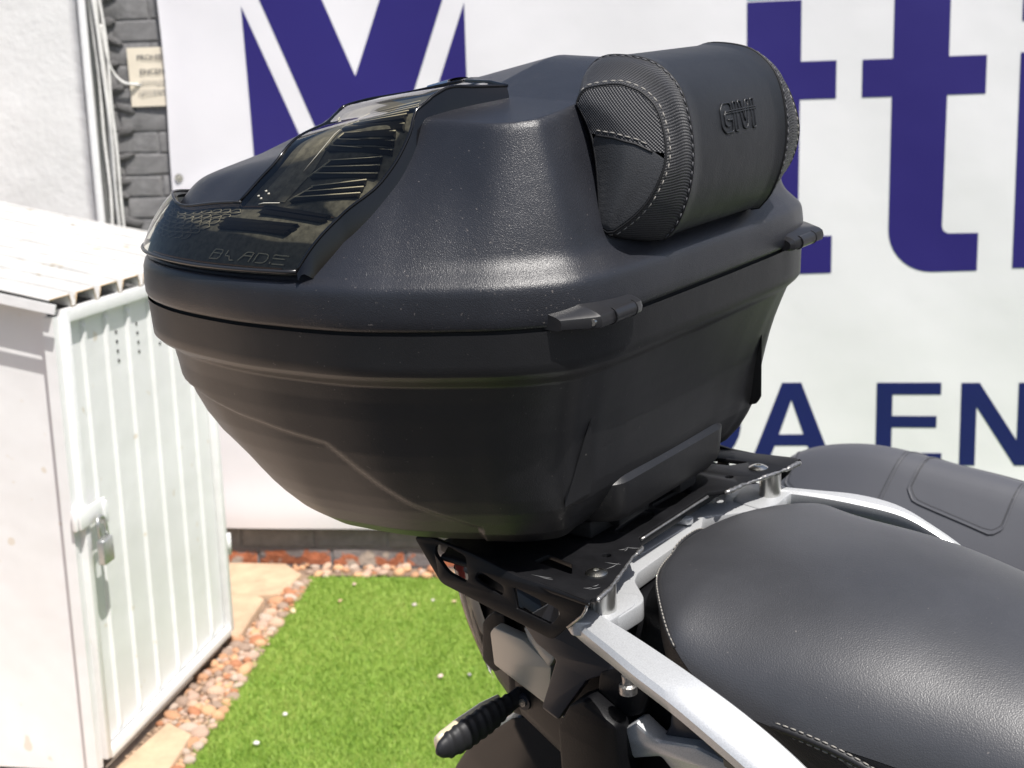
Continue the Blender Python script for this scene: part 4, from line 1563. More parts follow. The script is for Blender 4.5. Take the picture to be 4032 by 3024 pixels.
for sg in (-1, 1):
    yl = [.0785, .083, .087, .091, .095, .099, .103, .107, .110, .113, .116, .1185, .120]
    R_ = [pad_ring(sg * y) for y in yl]
    V, F = loft(R_, True)
    case.add('woven_side', fix_normals(mesh_from('woven_side', V, F, uv=loft_uv(R_))), M['weave'], pad)
    # end panel: woven upper patch and leather lower patch, set just inside the rim
    rim = pad_ring(sg * END)[:, [0, 2]]
    c = rim.mean(0)
    outl = c + (rim - c) * .995
    # divide along the border line
    def side_of(p):
        zline = np.interp(p[0], [-.05, -.034, -.014, .003, .022], [.129, .128, .1265, .1220, .1120])
        return p[1] - zline
    border = [(-.0375, .1285), (-.030, .128), (-.014, .1265), (.003, .1220), (.0145, .1160), (.0222, .1118)]
    up = [p for p in outl if side_of(p) > 0]
    dn = [p for p in outl if side_of(p) <= 0]
    # order: up points run along the loop; close with the border
    def ordered(pts, rev):
        idx = [i for i, p in enumerate(outl) if (side_of(p) > 0) != rev]
        n = len(outl)
        start = next(i for i in idx if (i - 1) % n not in idx)
        out = []
        i = start
        while i in idx:
            out.append(tuple(outl[i]))
            i = (i + 1) % n
        return out
    lu = ordered(up, False)
    ld = ordered(dn, True)
    bu = sorted([b for b in border if lu[-1][0] > b[0] > lu[0][0] or lu[0][0] > b[0] > lu[-1][0]], key=lambda b: b[0])
    poly_u = lu + (bu[::-1] if lu[-1][0] > lu[0][0] else bu)
    poly_d = ld + (bu[::-1] if ld[-1][0] > ld[0][0] else bu)
    def puff(u, v, w, sg=sg):
        d = np.min(np.linalg.norm(outl - np.array([u, v]), axis=1))
        return (u, sg * (endy(u, v) - .0003 + .0070 * math.sin(min(1, d / .030) * math.pi / 2)) + w * (1 if sg > 0 else -1), v)
    me = patch(poly_u, puff, .005)
    l = me.uv_layers.new(name='UVMap') if not me.uv_layers else me.uv_layers[0]
    for lp in me.loops:
        co = me.vertices[lp.vertex_index].co
        l.data[lp.index].uv = (co.x, co.z)
    case.add('woven_patch', me, M['weave'], pad)
    case.add('leather_patch', patch(poly_d, puff, .005), M['leather_end'], pad)
    # seam cord round the end panel, dark groove on the border
    ring = pad_ring(sg * (END - .001))
    V, F = tube(np.vstack([ring, ring[:1]]), .0009, 6, caps=False)
    case.add('piping', mesh_from('piping', V, F), M['black'], pad)
    bl = resample(border[1:-1], 24)
    V, F = tube([(b[0], puff(b[0], b[1], 0)[1] + sg * .0004, b[1] - .0008) for b in bl], .0009, 6)
    case.add('seam', mesh_from('seam', V, F), M['black'], pad)
    st = dashes([(p[0], p[1], p[2]) for p in pad_ring(sg * .1150)[:46]], (0, 0, 0), .0042, .0022, .00065)
    case.add('stitching', st.mesh('stitching', True), M['thread'], pad, kind='stuff')
    st = dashes([(b[0], puff(b[0], b[1] + .0028, 0)[1] + sg * .0004, b[1] + .0028) for b in bl], (0, 0, 0), .0042, .0022, .0006)
    case.add('stitching', st.mesh('stitching', True), M['thread'], pad, kind='stuff')
    path = pad_ring(sg * .0782)[:45]
    V, F = tube(path, .0011, 6)
    case.add('seam', mesh_from('seam', V, F), M['black'], pad)
    st = dashes(pad_ring(sg * .0800)[:45] + np.array([.0006, 0, .0002]), (0, 0, 0), .0042, .0026, .0006)
    case.add('stitching', st.mesh('stitching', True), M['darkthread'], pad, kind='stuff')
# embossed word on the pad: outlines of condensed letters crossed by a bar
fr_mid = catmull(mid_front, 200)
def pad_pt(y, z, off=.0004):
    order = np.argsort(-fr_mid[:, 1])
    x = np.interp(-z, -fr_mid[40:, 1][::1], fr_mid[40:, 0]) if True else 0
    return (x + off, y, z)
gl = {'G': [[(1, .62), (1, .9), (.85, 1), (.3, 1), (0, .8), (0, .2), (.3, 0), (1, 0), (1, .42), (.6, .42)], [(.72, .72), (.45, .72), (.32, .6), (.32, .3), (.45, .22), (.68, .22)]],
      'I': [[(.25, 0), (.25, 1), (.75, 1), (.75, 0), (.25, 0)]],
      'V': [[(0, 1), (.28, .1), (.5, 0), (.72, .1), (1, 1), (.72, 1), (.5, .3), (.28, 1), (0, 1)]]}
mb = MB()
y = -.0285
for chh, wd in (('G', .0175), ('I', .0095), ('V', .0175), ('I', .0095)):
    for st in gl[chh]:
        pp = resample([pad_pt(y + a * wd, .119 + b * .0225) for a, b in st], 36)
        mb.add(*tube(pp, .00085, 6))
    y += wd + .0012
for zz_ in (.1335, .1352):
    mb.add(*tube([pad_pt(yy, zz_) for yy in np.linspace(-.022, .030, 8)], .0006, 5))
case.add('embossed_word', mb.mesh('embossed_word', True), M['leather'], pad)

# ------------------------------------------------------------------ motorcycle
bike = Space('motorcycle', (-.05, 0, -1.262), 'black and silver motorcycle carrying the top case on its rear rack', 'motorcycle')
# luggage rack: plate with slots
half = [(-.0405, 0), (-.0415, .060), (-.026, .079), (-.0255, .095), (-.0185, .121), (-.0085, .157), (-.006, .178)]
front = [(x, -y) for x, y in half[::-1]] + half[1:]
# ragged worn edge is a separate strip below; plate outline
outline = front + [(-.012, .186), (-.060, .178), (-.165, .172), (-.20, .10), (-.20, -.10), (-.165, -.172), (-.060, -.178), (-.012, -.186)]
def slot(pts, r=.006):
    return round_poly(pts, r, 4)
holes = []
for s in (-1, 1):
    holes.append(slot([(-.0675, s * .0595), (-.0705, s * .008), (-.0585, s * .004), (-.0520, s * .020), (-.0560, s * .0585)]))
    holes.append(slot([(-.047, s * .1525), (-.0585, s * .1357), (-.0860, s * .1300), (-.0890, s * .1470), (-.0735, s * .1490)], .003))
    holes.append([(-.0437 + .0042 * math.cos(a), s * .1068 + .0042 * math.sin(a)) for a in np.linspace(0, 2 * math.pi, 12, endpoint=False)])
me = plate([outline] + holes, .0042, lambda u, v, w: (u, v, -.2215 + w), .0006)
rack = bike.add('luggage_rack', me, M['rack'])
# side flanges with three cut-outs
flo = [(-.006, -.2215), (-.0145, -.2300), (-.018, -.2367), (-.034, -.2517), (-.0481, -.2654), (-.1609, -.2428), (-.1905, -.2115), (-.1905, -.2215 + .012), (-.172, -.2065), (-.130, -.2068), (-.06, -.2150)]
flo = [(-.010, -.2215), (-.0145, -.2300), (-.018, -.2367), (-.034, -.2517), (-.0481, -.2654), (-.1609, -.2428), (-.1935, -.2090), (-.1750, -.2060), (-.1300, -.2105), (-.080, -.2190)]
sA = [(-.1690, -.2110), (-.1568, -.2094), (-.1356, -.2141), (-.1313, -.2307), (-.1342, -.2355), (-.1524, -.2314), (-.1694, -.2174)]
sB = [(-.1224, -.2245), (-.1186, -.2226), (-.0959, -.2291), (-.0944, -.2333), (-.0966, -.2390), (-.1205, -.2323), (-.1246, -.2302)]
sC = [(-.0848, -.2275), (-.0410, -.2365), (-.0396, -.2411), (-.0485, -.2524), (-.0790, -.2469), (-.0824, -.2467)]
for s in (-1, 1):
    def fm(u, v, w, s=s):
        yy = .1800 - .006 * float(smoothstep(-.228, -.205, v))
        return (u, s * (yy + w), v)
    bike.add('side_flange', plate([round_poly(flo, .004), round_poly(sA, .004), round_poly(sB, .004), round_poly(sC, .003)], .004, fm, .0005), M['rack'], rack)
# bend between plate and flange
for s in (-1, 1):
    rows = []
    for x in np.linspace(-.165, -.008, 30):
        lim = float(smoothstep(-.30, -.02, x))
        y_pl = np.interp(x, [-.165, -.06, -.012], [.174, .178, .184])
        rows.append(np.array([(x, s * (y_pl - .006), -.2194), (x, s * (y_pl + .0005), -.2197), (x, s * (y_pl + .0030), -.2215), (x, s * (y_pl + .0020), -.2245)]))
    V, F = loft(rows, False)
    bike.add('bent_edge', fix_normals(mesh_from('bent_edge', V, F)), M['rack'], rack)
# worn bright front edges of the rack
def ragged(pts, n, seed):
    P = resample(pts, n)
    r = np.random.default_rng(seed)
    return P + np.c_[r.normal(0, .0003, n), r.normal(0, .0002, n), r.normal(0, .0002, n)]
for s, seed in ((-1, 3), (1, 4)):
    pts = [(-.030, s * .072, -.2213), (-.0262, s * .081, -.2213), (-.0250, s * .096, -.2213), (-.0180, s * .121, -.2213), (-.0080, s * .157, -.2213), (-.0050, s * .180, -.2213)]
    P = ragged(pts, 60, seed)
    rad = .0019 + np.interp(np.arange(60), np.arange(0, 60, 6), np.random.default_rng(seed + 9).uniform(-.0007, .0006, 10))
    rad[0] = rad[-1] = .0006
    V, F = tube(P, rad, 7)
    bike.add('worn_edge', mesh_from('worn_edge', V, F), M['worn'], rack)
V, F = tube([(-.0398, y, -.2222) for y in np.linspace(-.058, .058, 20)], .0013, 6)
bike.add('front_edge', mesh_from('front_edge', V, F), M['worn'], rack)
V, F = tube([(-.0105, -.1842, -.2225), (-.0135, -.1835, -.2300), (-.0180, -.1825, -.2367), (-.033, -.1815, -.2505)], .0013, 6)
bike.add('worn_edge', mesh_from('worn_edge', V, F), M['worn'], rack)
# scratches rubbed into the coating near the strap
mb = MB()
for (x, y, a, l) in ((-.0165, -.166, .9, .010), (-.0185, -.161, 1.2, .006), (-.0215, -.168, .7, .007), (-.0330, -.0835, .4, .012), (-.0360, -.0880, 1.8, .010), (-.0385, -.0900, .9, .007), (-.0300, -.1185, .2, .014), (-.0270, -.1230, 1.4, .016), (-.0655, -.1690, .15, .018), (-.0600, -.1700, .1, .012)):
    d = np.array([math.cos(a), math.sin(a), 0]) * l / 2
    c = np.array([x, y, -.21915])
    mb.add(*tube([c - d, c + np.array([.0008, -.0006, 0]), c + d], [.0001, .00028, .0001], 4))
bike.add('scratches', mb.mesh('scratches', True), mat('scuff', (.20, .20, .20), .7), rack, kind='stuff')
# bolts and their spacers
for s in (-1, 1):
    c = np.array([-.0307, s * .1415, 0])
    prof_ = [(.0092, -.2194), (.0092, -.2184), (.0078, -.2176), (.0062, -.2168), (.0040, -.2160), (.0026, -.2160), (.0024, -.2175)]
    rr = []
    for r, z in prof_:
        a = np.linspace(0, 2 * math.pi, 22, endpoint=False)
        rr.append(np.c_[c[0] + r * np.cos(a), c[1] + r * np.sin(a), np.full(22, z)])
    V, F = loft(rr, True, True, True)
    bike.add('bolt', sharp(fix_normals(mesh_from('bolt', V, F)), 35), M['steel'], rack)
    V, F = tube([(-.021, s * .147, -.2236), (-.021, s * .147, -.2470)], .0105, 20)
    bike.add('spacer', sharp(mesh_from('spacer', V, F), 40), mat('brushed_aluminium', (.62, .61, .58), .3, metal=.95), rack)

# grab rails: flattened silver bars that sweep forward and down beside the seat
def rail(s):
    inner = catmull([(-.034, .150, -.2440), (-.016, .1580, -.2440), (.020, .1690, -.2460), (.055, .1790, -.2500), (.094, .1890, -.2570), (.127, .1910, -.2700), (.160, .1910, -.2880), (.190, .1890, -.3100), (.235, .1830, -.3480), (.27, .176, -.385)], 40)
    outer = catmull([(-.040, .1700, -.2480), (-.018, .1800, -.2500), (.010, .1930, -.2515), (.045, .2090, -.2545), (.080, .2180, -.2620), (.113, .2205, -.2770), (.147, .2205, -.2960), (.178, .2170, -.3190), (.223, .2090, -.3570), (.258, .200, -.395)], 40)
    rings = []
    for a, b in zip(inner, outer):
        up_ = np.array([.10, .12, .98])
        mid_ = (a + b) / 2
        th = .018
        ring = [a + up_ * -.0035, a * .9 + b * .1, a * .5 + b * .5 + up_ * .0015, a * .12 + b * .88, b + up_ * -.0035, b - up_ * (th * .75) - (b - a) * .05, b - up_ * th - (b - a) * .16, a - up_ * th + (b - a) * .16, a - up_ * (th * .7) + (b - a) * .03]
        ring = np.array(ring)
        ring[:, 1] *= s
        rings.append(ring)
    V, F = loft(rings, True, True, True)
    me = mesh_from('grab_rail', V, F)
    fix_normals(me)
    return sharp(me, 32)
for s in (-1, 1):
    bike.add('grab_rail', rail(s), M['alu'])
# cast silver bridge joining the rails under the rack
def castplate(poly, z0, z1, slope=0.0):
    return plate([round_poly(poly, .004)], z0 - z1, lambda u, v, w: (u, v, (z0 + z1) / 2 + w + slope * (u + .03)), .0015)
bridge = [(-.100, -.10), (-.060, -.155), (-.020, -.170), (-.004, -.150), (-.002, -.118), (-.0075, -.1080), (-.030, -.086), (-.0365, -.070), (-.0385, .032), (-.0370, .0400), (-.0500, .0680), (-.0300, .0890), (-.0060, .1180), (-.004, .150), (-.020, .170), (-.060, .155), (-.100, .10)]
bike.add('cast_bridge', castplate(bridge, -.2475, -.2640), M['alu'])
inner_b = [(-.105, -.085), (-.055, -.058), (-.050, .036), (-.105, .080)]
bike.add('bridge_web', castplate(inner_b, -.2440, -.2475, .10), M['alu'])
bike.add('bridge_rib', castplate([(-.075, .030), (-.047, .036), (-.046, .044), (-.075, .044)], -.2380, -.2450), M['alu'])
for s in (-1, 1):
    bike.add('rail_mount', castplate([(-.045, s * .115), (-.012, s * .108), (-.004, s * .128), (-.006, s * .166), (-.030, s * .180), (-.055, s * .160)], -.2462, -.2585), M['alu'])

# seat: top skin as a loft along x
xs_ = np.array([-.026, -.023, -.006, .017, .035, .046, .065, .09, .14, .19, .24, .30, .37, .45, .55])
zc_ = np.array([-.2380, -.2345, -.2290, -.2245, -.2220, -.2205, -.2195, -.2185, -.2185, -.2230, -.2330, -.2450, -.2620, -.2850, -.310])
hw_ = np.array([.030, .056, .093, .126, .148, .159, .166, .170, .168, .161, .150, .146, .142, .140, .138])
dr_ = np.array([.003, .006, .012, .024, .040, .054, .092, .122, .130, .130, .128, .125, .12, .12, .12])
def seat_section(x, n=61):
    zc = np.interp(x, xs_, zc_)
    hw = np.interp(x, xs_, hw_)
    dr = np.interp(x, xs_, dr_)
    t = np.linspace(-1, 1, n)
    th = t * 1.32
    # superellipse-like crown: flat top that rolls over the sides
    yy = np.sign(th) * np.abs(np.sin(np.clip(np.abs(th), 0, math.pi / 2))) ** .92 * hw
    zz_ = zc - dr * (1 - np.cos(np.clip(np.abs(th), 0, math.pi / 2)) ** .58) - .006 * t * t
    return np.c_[np.full(n, x), yy, zz_]
xq = np.r_[np.linspace(-.026, .05, 22), np.linspace(.06, .55, 40)]
R_ = [seat_section(x) for x in xq]
R_s = np.array(R_)
for _ in range(6):
    R_s[1:-1] = (R_s[:-2] + 2 * R_s[1:-1] + R_s[2:]) / 4
R_ = list(R_s)
V, F = loft(R_, False)
seat = bike.add('seat', fix_normals(mesh_from('seat', V, F, uv=loft_uv(R_))), M['seat'])
# skirt under the edge
edge = [r[0] for r in R_[::-1]] + list(R_[0][1:-1]) + [r[-1] for r in R_]
edge = np.array(edge)
low_ = edge.copy()
cx = np.array([.10, 0, 0])
low_[:, 2] -= .055
low_[:, 1] *= .95
rear = smoothstep(.04, -.02, edge[:, 0])
low_[:, 0] += .010 * rear
mid_ = (edge + low_) / 2 + np.c_[-.003 * rear, .004 * np.sign(edge[:, 1]), np.zeros(len(edge))]
RR = [edge + np.array([0, 0, -.0005]), mid_, low_]
V, F = loft(RR, False)
bike.add('seat_skirt', fix_normals(mesh_from('seat_skirt', V, F, uv=loft_uv(RR))), M['seat_side'], seat)
i0 = next(i for i, p in enumerate(edge) if p[0] < .050)
i1 = len(edge) - i0
pp = edge[i0:i1] + np.array([-.0006, 0, .0008])
V, F = tube(pp, .0016, 6)
bike.add('piping', mesh_from('piping', V, F), M['rubber'], seat)
st = dashes(pp + np.array([-.0004, 0, .0016]), (0, 0, 0), .0032, .0014, .0007)
bike.add('stitching', st.mesh('stitching', True), M['thread'], seat, kind='stuff')
# double row of stitches where the side panel joins, near side and far side
for s in (-1, 1):
    for dz, col in ((0, 'thread'), (-.0075, 'thread')):
        base_ = [(.088, .1525, -.298 + dz), (.106, .1555, -.2935 + dz), (.130, .1570, -.2925 + dz), (.162, .1560, -.2955 + dz), (.190, .1535, -.3020 + dz), (.215, .151, -.3110 + dz), (.245, .148, -.324 + dz)]
        P = catmull([(a, s * (b + .004), c_) for a, b, c_ in base_], 60)
        st = dashes(P, (0, 0, 0), .0042, .0020, .0008)
        bike.add('stitching', st.mesh('stitching', True), M['thread'], seat, kind='stuff')
    V, F = tube(catmull([(a, s * (b + .003), c_ - .0038) for a, b, c_ in base_], 50) + np.array([0, 0, .0075]), .0030, 8)
    bike.add('seam', mesh_from('seam', V, F), M['rubber'], seat)
    side_pts = [(.085, -.305), (.106, -.3010), (.130, -.3000), (.162, -.3030), (.190, -.3095), (.215, -.3185), (.26, -.338), (.26, -.40), (.085, -.40)]
    bike.add('seat_side_panel', plate([side_pts], .006, lambda u, v, w, s=s: (u, s * (.156 + w - .25 * (-.30 - v)), v), .001), mat('grey_side_vinyl', (.085, .083, .078), .5, bump=(600, .0001)), seat)

# tail: panels on both sides of the tail light
for s in (-1, 1):
    def pm(y0, sl, s=s, curve=0.0):
        return lambda u, v, w: (u, s * (y0 + w + sl * (-.33 - v) + curve * (u + .13)), v)
    pc = [(-.1523, -.3115), (-.1483, -.3044), (-.1397, -.2957), (-.1219, -.2996), (-.1191, -.3098), (-.0935, -.3288), (-.088, -.3173), (-.1029, -.3697), (-.0896, -.382), (-.1581, -.3457)]
    bike.add('tail_panel', plate([round_poly([(-.1565, -.3105), (-.1500, -.3030), (-.1190, -.3080), (-.0935, -.3288), (-.1029, -.3697), (-.0896, -.3830), (-.1600, -.3462)], .0025)], .012, pm(.118, -.20), .0015), M['tail'])
    bike.add('tail_panel_top', plate([round_poly([(-.1500, -.3030), (-.1397, -.2940), (-.1219, -.2980), (-.1175, -.3075), (-.0945, -.3270), (-.0900, -.3170), (-.08, -.300), (-.10, -.27), (-.16, -.28)], .002)], .012, pm(.113, .55), .0012), M['tail_dark'])
    bike.add('tail_ridge', plate([round_poly([(-.1215, -.2985), (-.1160, -.2975), (-.0890, -.3150), (-.0885, -.3190), (-.0945, -.3290), (-.1165, -.3100)], .0015)], .010, pm(.121, .05), .002), M['tail'])
    bike.add('side_cover', plate([round_poly([(-.1120, -.2820), (-.0955, -.2990), (-.0745, -.3080), (-.0889, -.3555), (-.0713, -.3620), (-.0645, -.3504), (-.0431, -.3180), (-.0141, -.3022), (-.030, -.262), (-.08, -.258)], .003)], .012, pm(.139, .10), .002), M['tail_dark'])
    bike.add('mount_bracket', plate([round_poly([(-.0568, -.3471), (-.0640, -.3600), (-.0660, -.4100), (-.06, -.46), (.005, -.46), (-.0029, -.3785), (-.0031, -.3399), (-.0330, -.3241), (-.050, -.335)], .004)], .03, pm(.148, -.10), .004), M['tail_black'])
    bike.add('bracket_arm', plate([round_poly([(-.0330, -.3241), (-.0300, -.3060), (.0001, -.2920), (.0180, -.3150), (.010, -.334), (-.0031, -.3405)], .004)], .012, pm(.138, 0), .003), M['tail_black'])
    V, F = tube([(.0035, s * .1525, -.2960), (.0035, s * .1525, -.3030), (.0035, s * .1525, -.3045), (.0035, s * .1525, -.311)], [.0052, .0048, .0075, .0075], 18)
    bike.add('damper_bolt', sharp(mesh_from('damper_bolt', V, F), 40), M['worn'])
    bike.add('frame_casting', plate([round_poly([(-.0165, -.3598), (.0086, -.3367), (.0250, -.3521), (.062, -.345), (.12, -.36), (.16, -.42), (.06, -.42), (.0250, -.3690), (-.0050, -.3830), (-.0165, -.3745)], .003)], .020, pm(.143, -.3), .004), M['alu'])
    bike.add('lower_side_cover', plate([round_poly([(.0300, -.3430), (.0330, -.3250), (.0700, -.3330), (.13, -.345), (.13, -.40), (.060, -.3700), (.0349, -.3560), (.0230, -.3540)], .003)], .016, pm(.128, -.1), .003), M['tail_dark'])
    bike.add('lamp_bezel', plate([round_poly([(-.1858, -.3190), (-.1790, -.3108), (-.1700, -.3032), (-.1560, -.3020), (-.1550, -.3345), (-.1600, -.3570), (-.1745, -.3660), (-.1815, -.3622), (-.1885, -.3578)], .003)], .022, pm(.098, 0, curve=.10), .003), M['tail_black'])
# tail body filling the middle
secs = []
for (x, hw, zt_, zb_) in ((-.245, .045, -.300, -.380), (-.20, .070, -.285, -.405), (-.15, .098, -.272, -.415), (-.08, .112, -.266, -.44), (0, .118, -.268, -.45), (.10, .12, -.285, -.47), (.3, .13, -.34, -.60), (.55, .14, -.36, -.75)):
    pl = round_poly([(-hw, zb_), (hw, zb_), (hw * 1.02, (zt_ + zb_) / 2), (hw * .9, zt_), (-hw * .9, zt_), (-hw * 1.02, (zt_ + zb_) / 2)], .02, 4)
    secs.append(np.array([(x, a, b) for a, b in pl]))
V, F = loft(secs, True, True, True)
bike.add('tail_body', sharp(fix_normals(mesh_from('tail_body', V, F)), 45), M['tail_black'])
# tail light: clear outer lens over a pale reflector and red bulb housing
rows, rows2 = [], []
for t in np.linspace(0, 1, 16):
    z = -.288 - .115 * t
    bulge = .030 * math.sin(math.pi * (.15 + .75 * t))
    hw = .078 - .018 * t
    r, q = [], []
    for k in np.linspace(-1, 1, 21):
        y = hw * math.sin(k * math.pi / 2)
        x = -.232 - bulge * math.cos(k * math.pi / 2) - .012 * math.cos(k * math.pi / 2) + .022 * t
        r.append((x, y, z))
        q.append((x + .008, y * .92, z))
    rows.append(np.array(r))
    rows2.append(np.array(q))
V, F = loft(rows, False)
tl = bike.add('tail_light', orient(mesh_from('tail_light', V, F), (-1, 0, 0)), M['clear'])
V, F = loft(rows2, False)
bike.add('lamp_reflector', fix_normals(mesh_from('lamp_reflector', V, F)), mat('pale_reflector', (.62, .58, .52), .3, metal=.3), tl)
mb = MB()
mb.box((-.235, 0, -.315), (.05, .06, .022))
bike.add('red_lamp', mb.mesh('red_lamp', bevel=.004), mat('red_plastic', (.30, .035, .03), .3), tl)
V, F = loft([r[:, :] for r in (np.array([p + np.array([.012, 0, 0]) for p in rows[0]]), np.array([p + np.array([.05, 0, .008]) for p in rows[0]]))], False)
bike.add('lamp_cap', fix_normals(mesh_from('lamp_cap', V, F)), M['tail_black'], tl)
# indicators on rubber stalks
for s in (-1, 1):
    P = catmull([(-.150, s * .085, -.3850), (-.152, s * .105, -.3870), (-.154, s * .125, -.3890), (-.158, s * .150, -.3925), (-.162, s * .175, -.3955), (-.165, s * .192, -.3965), (-.166, s * .1990, -.3970)], 60)
    q = np.linspace(0, 1, 60)
    rad = np.interp(q, [0, .12, .25, .45, .72, .88, .96, 1], [.0110, .0095, .0095, .0138, .0142, .0118, .0080, .0025])
    rib = .0011 * (np.sin(q * 2 * math.pi * 13) > .2) * (q > .22) * (q < .9)
    V, F = tube(P, rad + rib, 18)
    V = np.asarray(V)
    ax = np.repeat(P, 18, axis=0)
    V[:, 0] = ax[:, 0] + (V[:, 0] - ax[:, 0]) * .62
    ind = bike.add('indicator', mesh_from('indicator', V, F), M['rubber'])
    P2 = P[16:56] + np.array([-.0070, 0, .0010])
    V, F = tube(P2, rad[16:56] * .90, 16)
    V = np.asarray(V)
    ax = np.repeat(P2, 16, axis=0)
    V[:, 0] = ax[:, 0] + (V[:, 0] - ax[:, 0]) * .55
    bike.add('indicator_lens', mesh_from('indicator_lens', V, F), mat('amber_clear_lens', (.60, .52, .36), .15, coat=.5), ind)
    V, F = tube([(-.143, s * .0990, -.388), (-.143, s * .1030, -.388)], [.0085, .0075], 18)
    bike.add('bolt', sharp(mesh_from('bolt', V, F), 40), M['tail_dark'], ind)
    V, F = tube([(-.143, s * .1030, -.388), (-.143, s * .1045, -.388)], .0040, 6)
    bike.add('bolt_head', sharp(mesh_from('bolt_head', V, F), 40), M['worn'], ind)
mb = MB()
mb.box((-.150, 0, -.388), (.035, .19, .045))
bike.add('indicator_bracket', mb.mesh('indicator_bracket', bevel=.006), M['tail_black'])
# plate carrier and mudguard sweeping down behind the wheel
mgp = round_poly([(-.2960, -.585), (-.2700, -.520), (-.2481, -.4860), (-.1863, -.4317), (-.1337, -.4200), (-.07, -.42), (-.05, -.62), (-.22, -.66)], .008)
bike.add('mudguard', plate([mgp], .135, lambda u, v, w: (u, w, v), .010), M['gloss'])
# rear wheel and running gear below the picture
def torus(R_, r, c, seg=48, ring=14, sq=1.0):
    rr = []
    for a in np.linspace(0, 2 * math.pi, seg, endpoint=False):
        b = np.linspace(0, 2 * math.pi, ring, endpoint=False)
        rad = R_ + r * np.cos(b)
        rr.append(np.c_[c[0] + rad * math.cos(a), c[1] + r * sq * np.sin(b), c[2] + rad * math.sin(a)])
    V = np.vstack(rr)
    F = grid_faces(seg, ring, True)
    o_ = (seg - 1) * ring
    F += [(o_ + j, o_ + (j + 1) % ring, (j + 1) % ring, j) for j in range(ring)]
    return V, F
for nm, xw in (('rear_wheel', -.02), ('front_wheel', 1.48)):
    V, F = torus(.245, .070, (xw, 0, -.945), sq=1.05)
    wl = bike.add(nm, fix_normals(mesh_from(nm, V, F)), M['rubber'])
    V, F = torus(.185, .022, (xw, 0, -.945), sq=2.0)
    bike.add('rim', fix_normals(mesh_from('rim', V, F)), M['alu'], wl)
    mb = MB()
    for a in np.linspace(0, 2 * math.pi, 10, endpoint=False):
        mb.add(*tube([(xw, 0, -.945), (xw + .175 * math.cos(a), 0, -.945 + .175 * math.sin(a))], .009, 8))
    bike.add('spokes', mb.mesh('spokes', True), M['alu'], wl)
mb = MB()
mb.add(*tube([(-.02, -.11, -.945), (.55, -.12, -.86)], .024, 10))
mb.add(*tube([(-.02, .11, -.945), (.55, .12, -.86)], .024, 10))
mb.add(*tube([(.02, -.10, -.42), (.50, -.13, -.80)], .016, 10))
mb.add(*tube([(.02, .10, -.42), (.50, .13, -.80)], .016, 10))
mb.add(*tube([(1.25, 0, -.15), (1.45, -.09, -.93)], .022, 10))
mb.add(*tube([(1.25, 0, -.15), (1.45, .09, -.93)], .022, 10))
bike.add('frame_tubes', mb.mesh('frame_tubes', True), M['tail_black'])
secs = []
for (x, hw, zt_, zb_) in ((.54, .13, -.36, -.85), (.75, .17, -.22, -1.0), (1.0, .19, -.14, -1.02), (1.25, .12, -.12, -.70), (1.38, .07, -.18, -.45)):
    pl = round_poly([(-hw, zb_), (hw, zb_), (hw * 1.1, (zt_ + zb_) / 2), (hw * .7, zt_), (-hw * .7, zt_), (-hw * 1.1, (zt_ + zb_) / 2)], .05, 4)
    secs.append(np.array([(x, a, b) for a, b in pl]))
V, F = loft(secs, True, True, True)
bike.add('body', fix_normals(mesh_from('body', V, F)), M['tail_dark'])

# ------------------------------------------------------------------ second motorcycle, seat seen beyond
b2 = Space('motorcycle', (.1, .80, -1.31), 'second parked motorcycle with grey embossed seat beyond the first', 'motorcycle')
ridge = [(-.345, .775, -.500), (-.317, .795, -.464), (-.276, .80, -.4395), (-.216, .80, -.4245), (-.159, .80, -.4215), (-.084, .80, -.4295), (.032, .80, -.4425), (.15, .79, -.4640), (.30, .79, -.51), (.5, .78, -.55)]
rg = catmull(ridge, 60)
rows = []
for p in rg:
    a = float(smoothstep(-.345, -.26, p[0]))
    r = []
    for (dy, dz) in ((.26, -.20), (.24, -.15), (.16, -.075), (.06, -.022), (.012, -.002), (-.004, -.002), (-.020, -.010), (-.045, -.038), (-.075, -.075), (-.10, -.112), (-.112, -.145), (-.112, -.19)):
        r.append((p[0], p[1] + dy * (.35 + .65 * a), p[2] + dz * (.30 + .70 * a)))
    rows.append(catmull(np.array(r), 40))
V, F = loft(rows, False)
s2 = b2.add('seat', fix_normals(mesh_from('seat', V, F)), M['seat2'])
def seat2_pt(x, t, off):
    """t: 0 at the ridge, 1 at the skirt"""
    k = np.interp(x, rg[:, 0], np.arange(len(rg)))
    i = int(min(len(rg) - 2, k))
    fr = k - i
    row = rows[i] * (1 - fr) + rows[i + 1] * fr
    j = np.interp(t, [0, 1], [14.5, 36])
    j0 = int(min(38, j))
    q = row[j0] * (1 - (j - j0)) + row[j0 + 1] * (j - j0)
    return q + np.array([0, -.78, .62]) * off
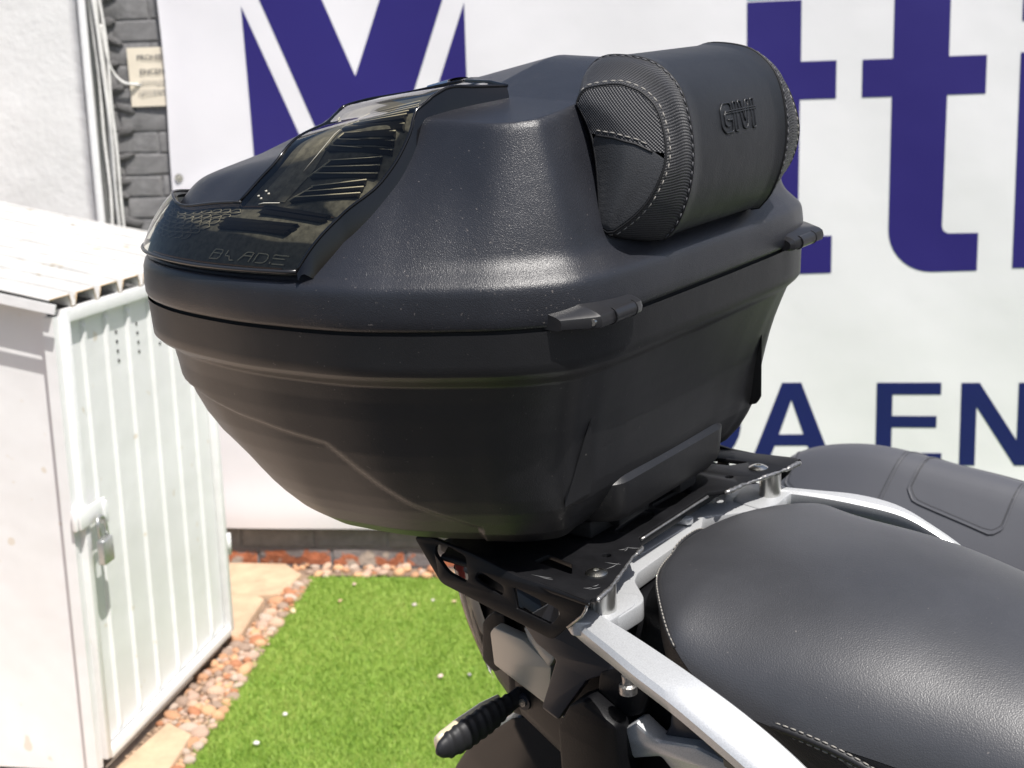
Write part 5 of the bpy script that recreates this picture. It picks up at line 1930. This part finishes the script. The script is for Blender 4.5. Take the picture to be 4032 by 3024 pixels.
for poly in ([(-.300, .26), (-.290, .17), (-.27, .13), (-.125, .20), (-.123, .24), (-.150, .74), (-.158, .77), (-.300, .66)], [(-.095, .22), (-.083, .20), (.022, .26), (.034, .30), (.022, .64), (.010, .68), (-.102, .63), (-.113, .58)]):
    lp = resample(round_poly(poly, .006, 4), 90, True)
    P = np.array([seat2_pt(a, b, .0010) for a, b in lp])
    V, F = tube(np.vstack([P, P[:2]]), .0013, 8, caps=False)
    b2.add('embossed_border', mesh_from('embossed_border', V, F), M['seat2'], s2)
    lp2 = resample([(np.mean([p[0] for p in poly]) + (a - np.mean([p[0] for p in poly])) * .955, np.mean([p[1] for p in poly]) + (b - np.mean([p[1] for p in poly])) * .93) for a, b in lp], 70, True)
    P = np.array([seat2_pt(a, b, -.0005) for a, b in lp2])
    V, F = tube(np.vstack([P, P[:2]]), .0008, 6, caps=False)
    b2.add('embossed_groove', mesh_from('embossed_groove', V, F), M['rubber'], s2)
P = np.array([seat2_pt(x, .02 + .02 * math.sin(x * 3), .0008) for x in np.linspace(-.29, .30, 60)])
st = dashes(P, (0, 0, 0), .008, .004, .0013)
b2.add('stitching', st.mesh('stitching', True), M['darkthread'], s2, kind='stuff')
P = np.array([seat2_pt(x, .07, .0008) for x in np.linspace(-.30, .30, 60)])
V, F = tube(P, .0016, 6)
b2.add('seam', mesh_from('seam', V, F), M['seat2'], s2)
mb = MB()
for nm, xw in (('rear_wheel', -.25), ('front_wheel', 1.2)):
    V, F = torus(.245, .070, (xw, .87, -.993), sq=1.05)
    wl = b2.add(nm, fix_normals(mesh_from(nm, V, F)), M['rubber'])
    V, F = torus(.185, .022, (xw, .87, -.993), sq=2.0)
    b2.add('rim', fix_normals(mesh_from('rim', V, F)), M['alu'], wl)
secs = []
for (x, hw, zt_, zb_) in ((-.32, .06, -.56, -.66), (-.1, .11, -.55, -.80), (.4, .15, -.56, -1.0), (.8, .18, -.36, -1.02), (1.1, .10, -.30, -.7), (1.2, .07, -.36, -.99)):
    pl = round_poly([(-hw, zb_), (hw, zb_), (hw, (zt_ + zb_) / 2), (hw * .8, zt_), (-hw * .8, zt_), (-hw, (zt_ + zb_) / 2)], .03, 4)
    secs.append(np.array([(x, a + .88, b) for a, b in pl]))
V, F = loft(secs, True, True, True)
b2.add('body', fix_normals(mesh_from('body', V, F)), M['tail_dark'])
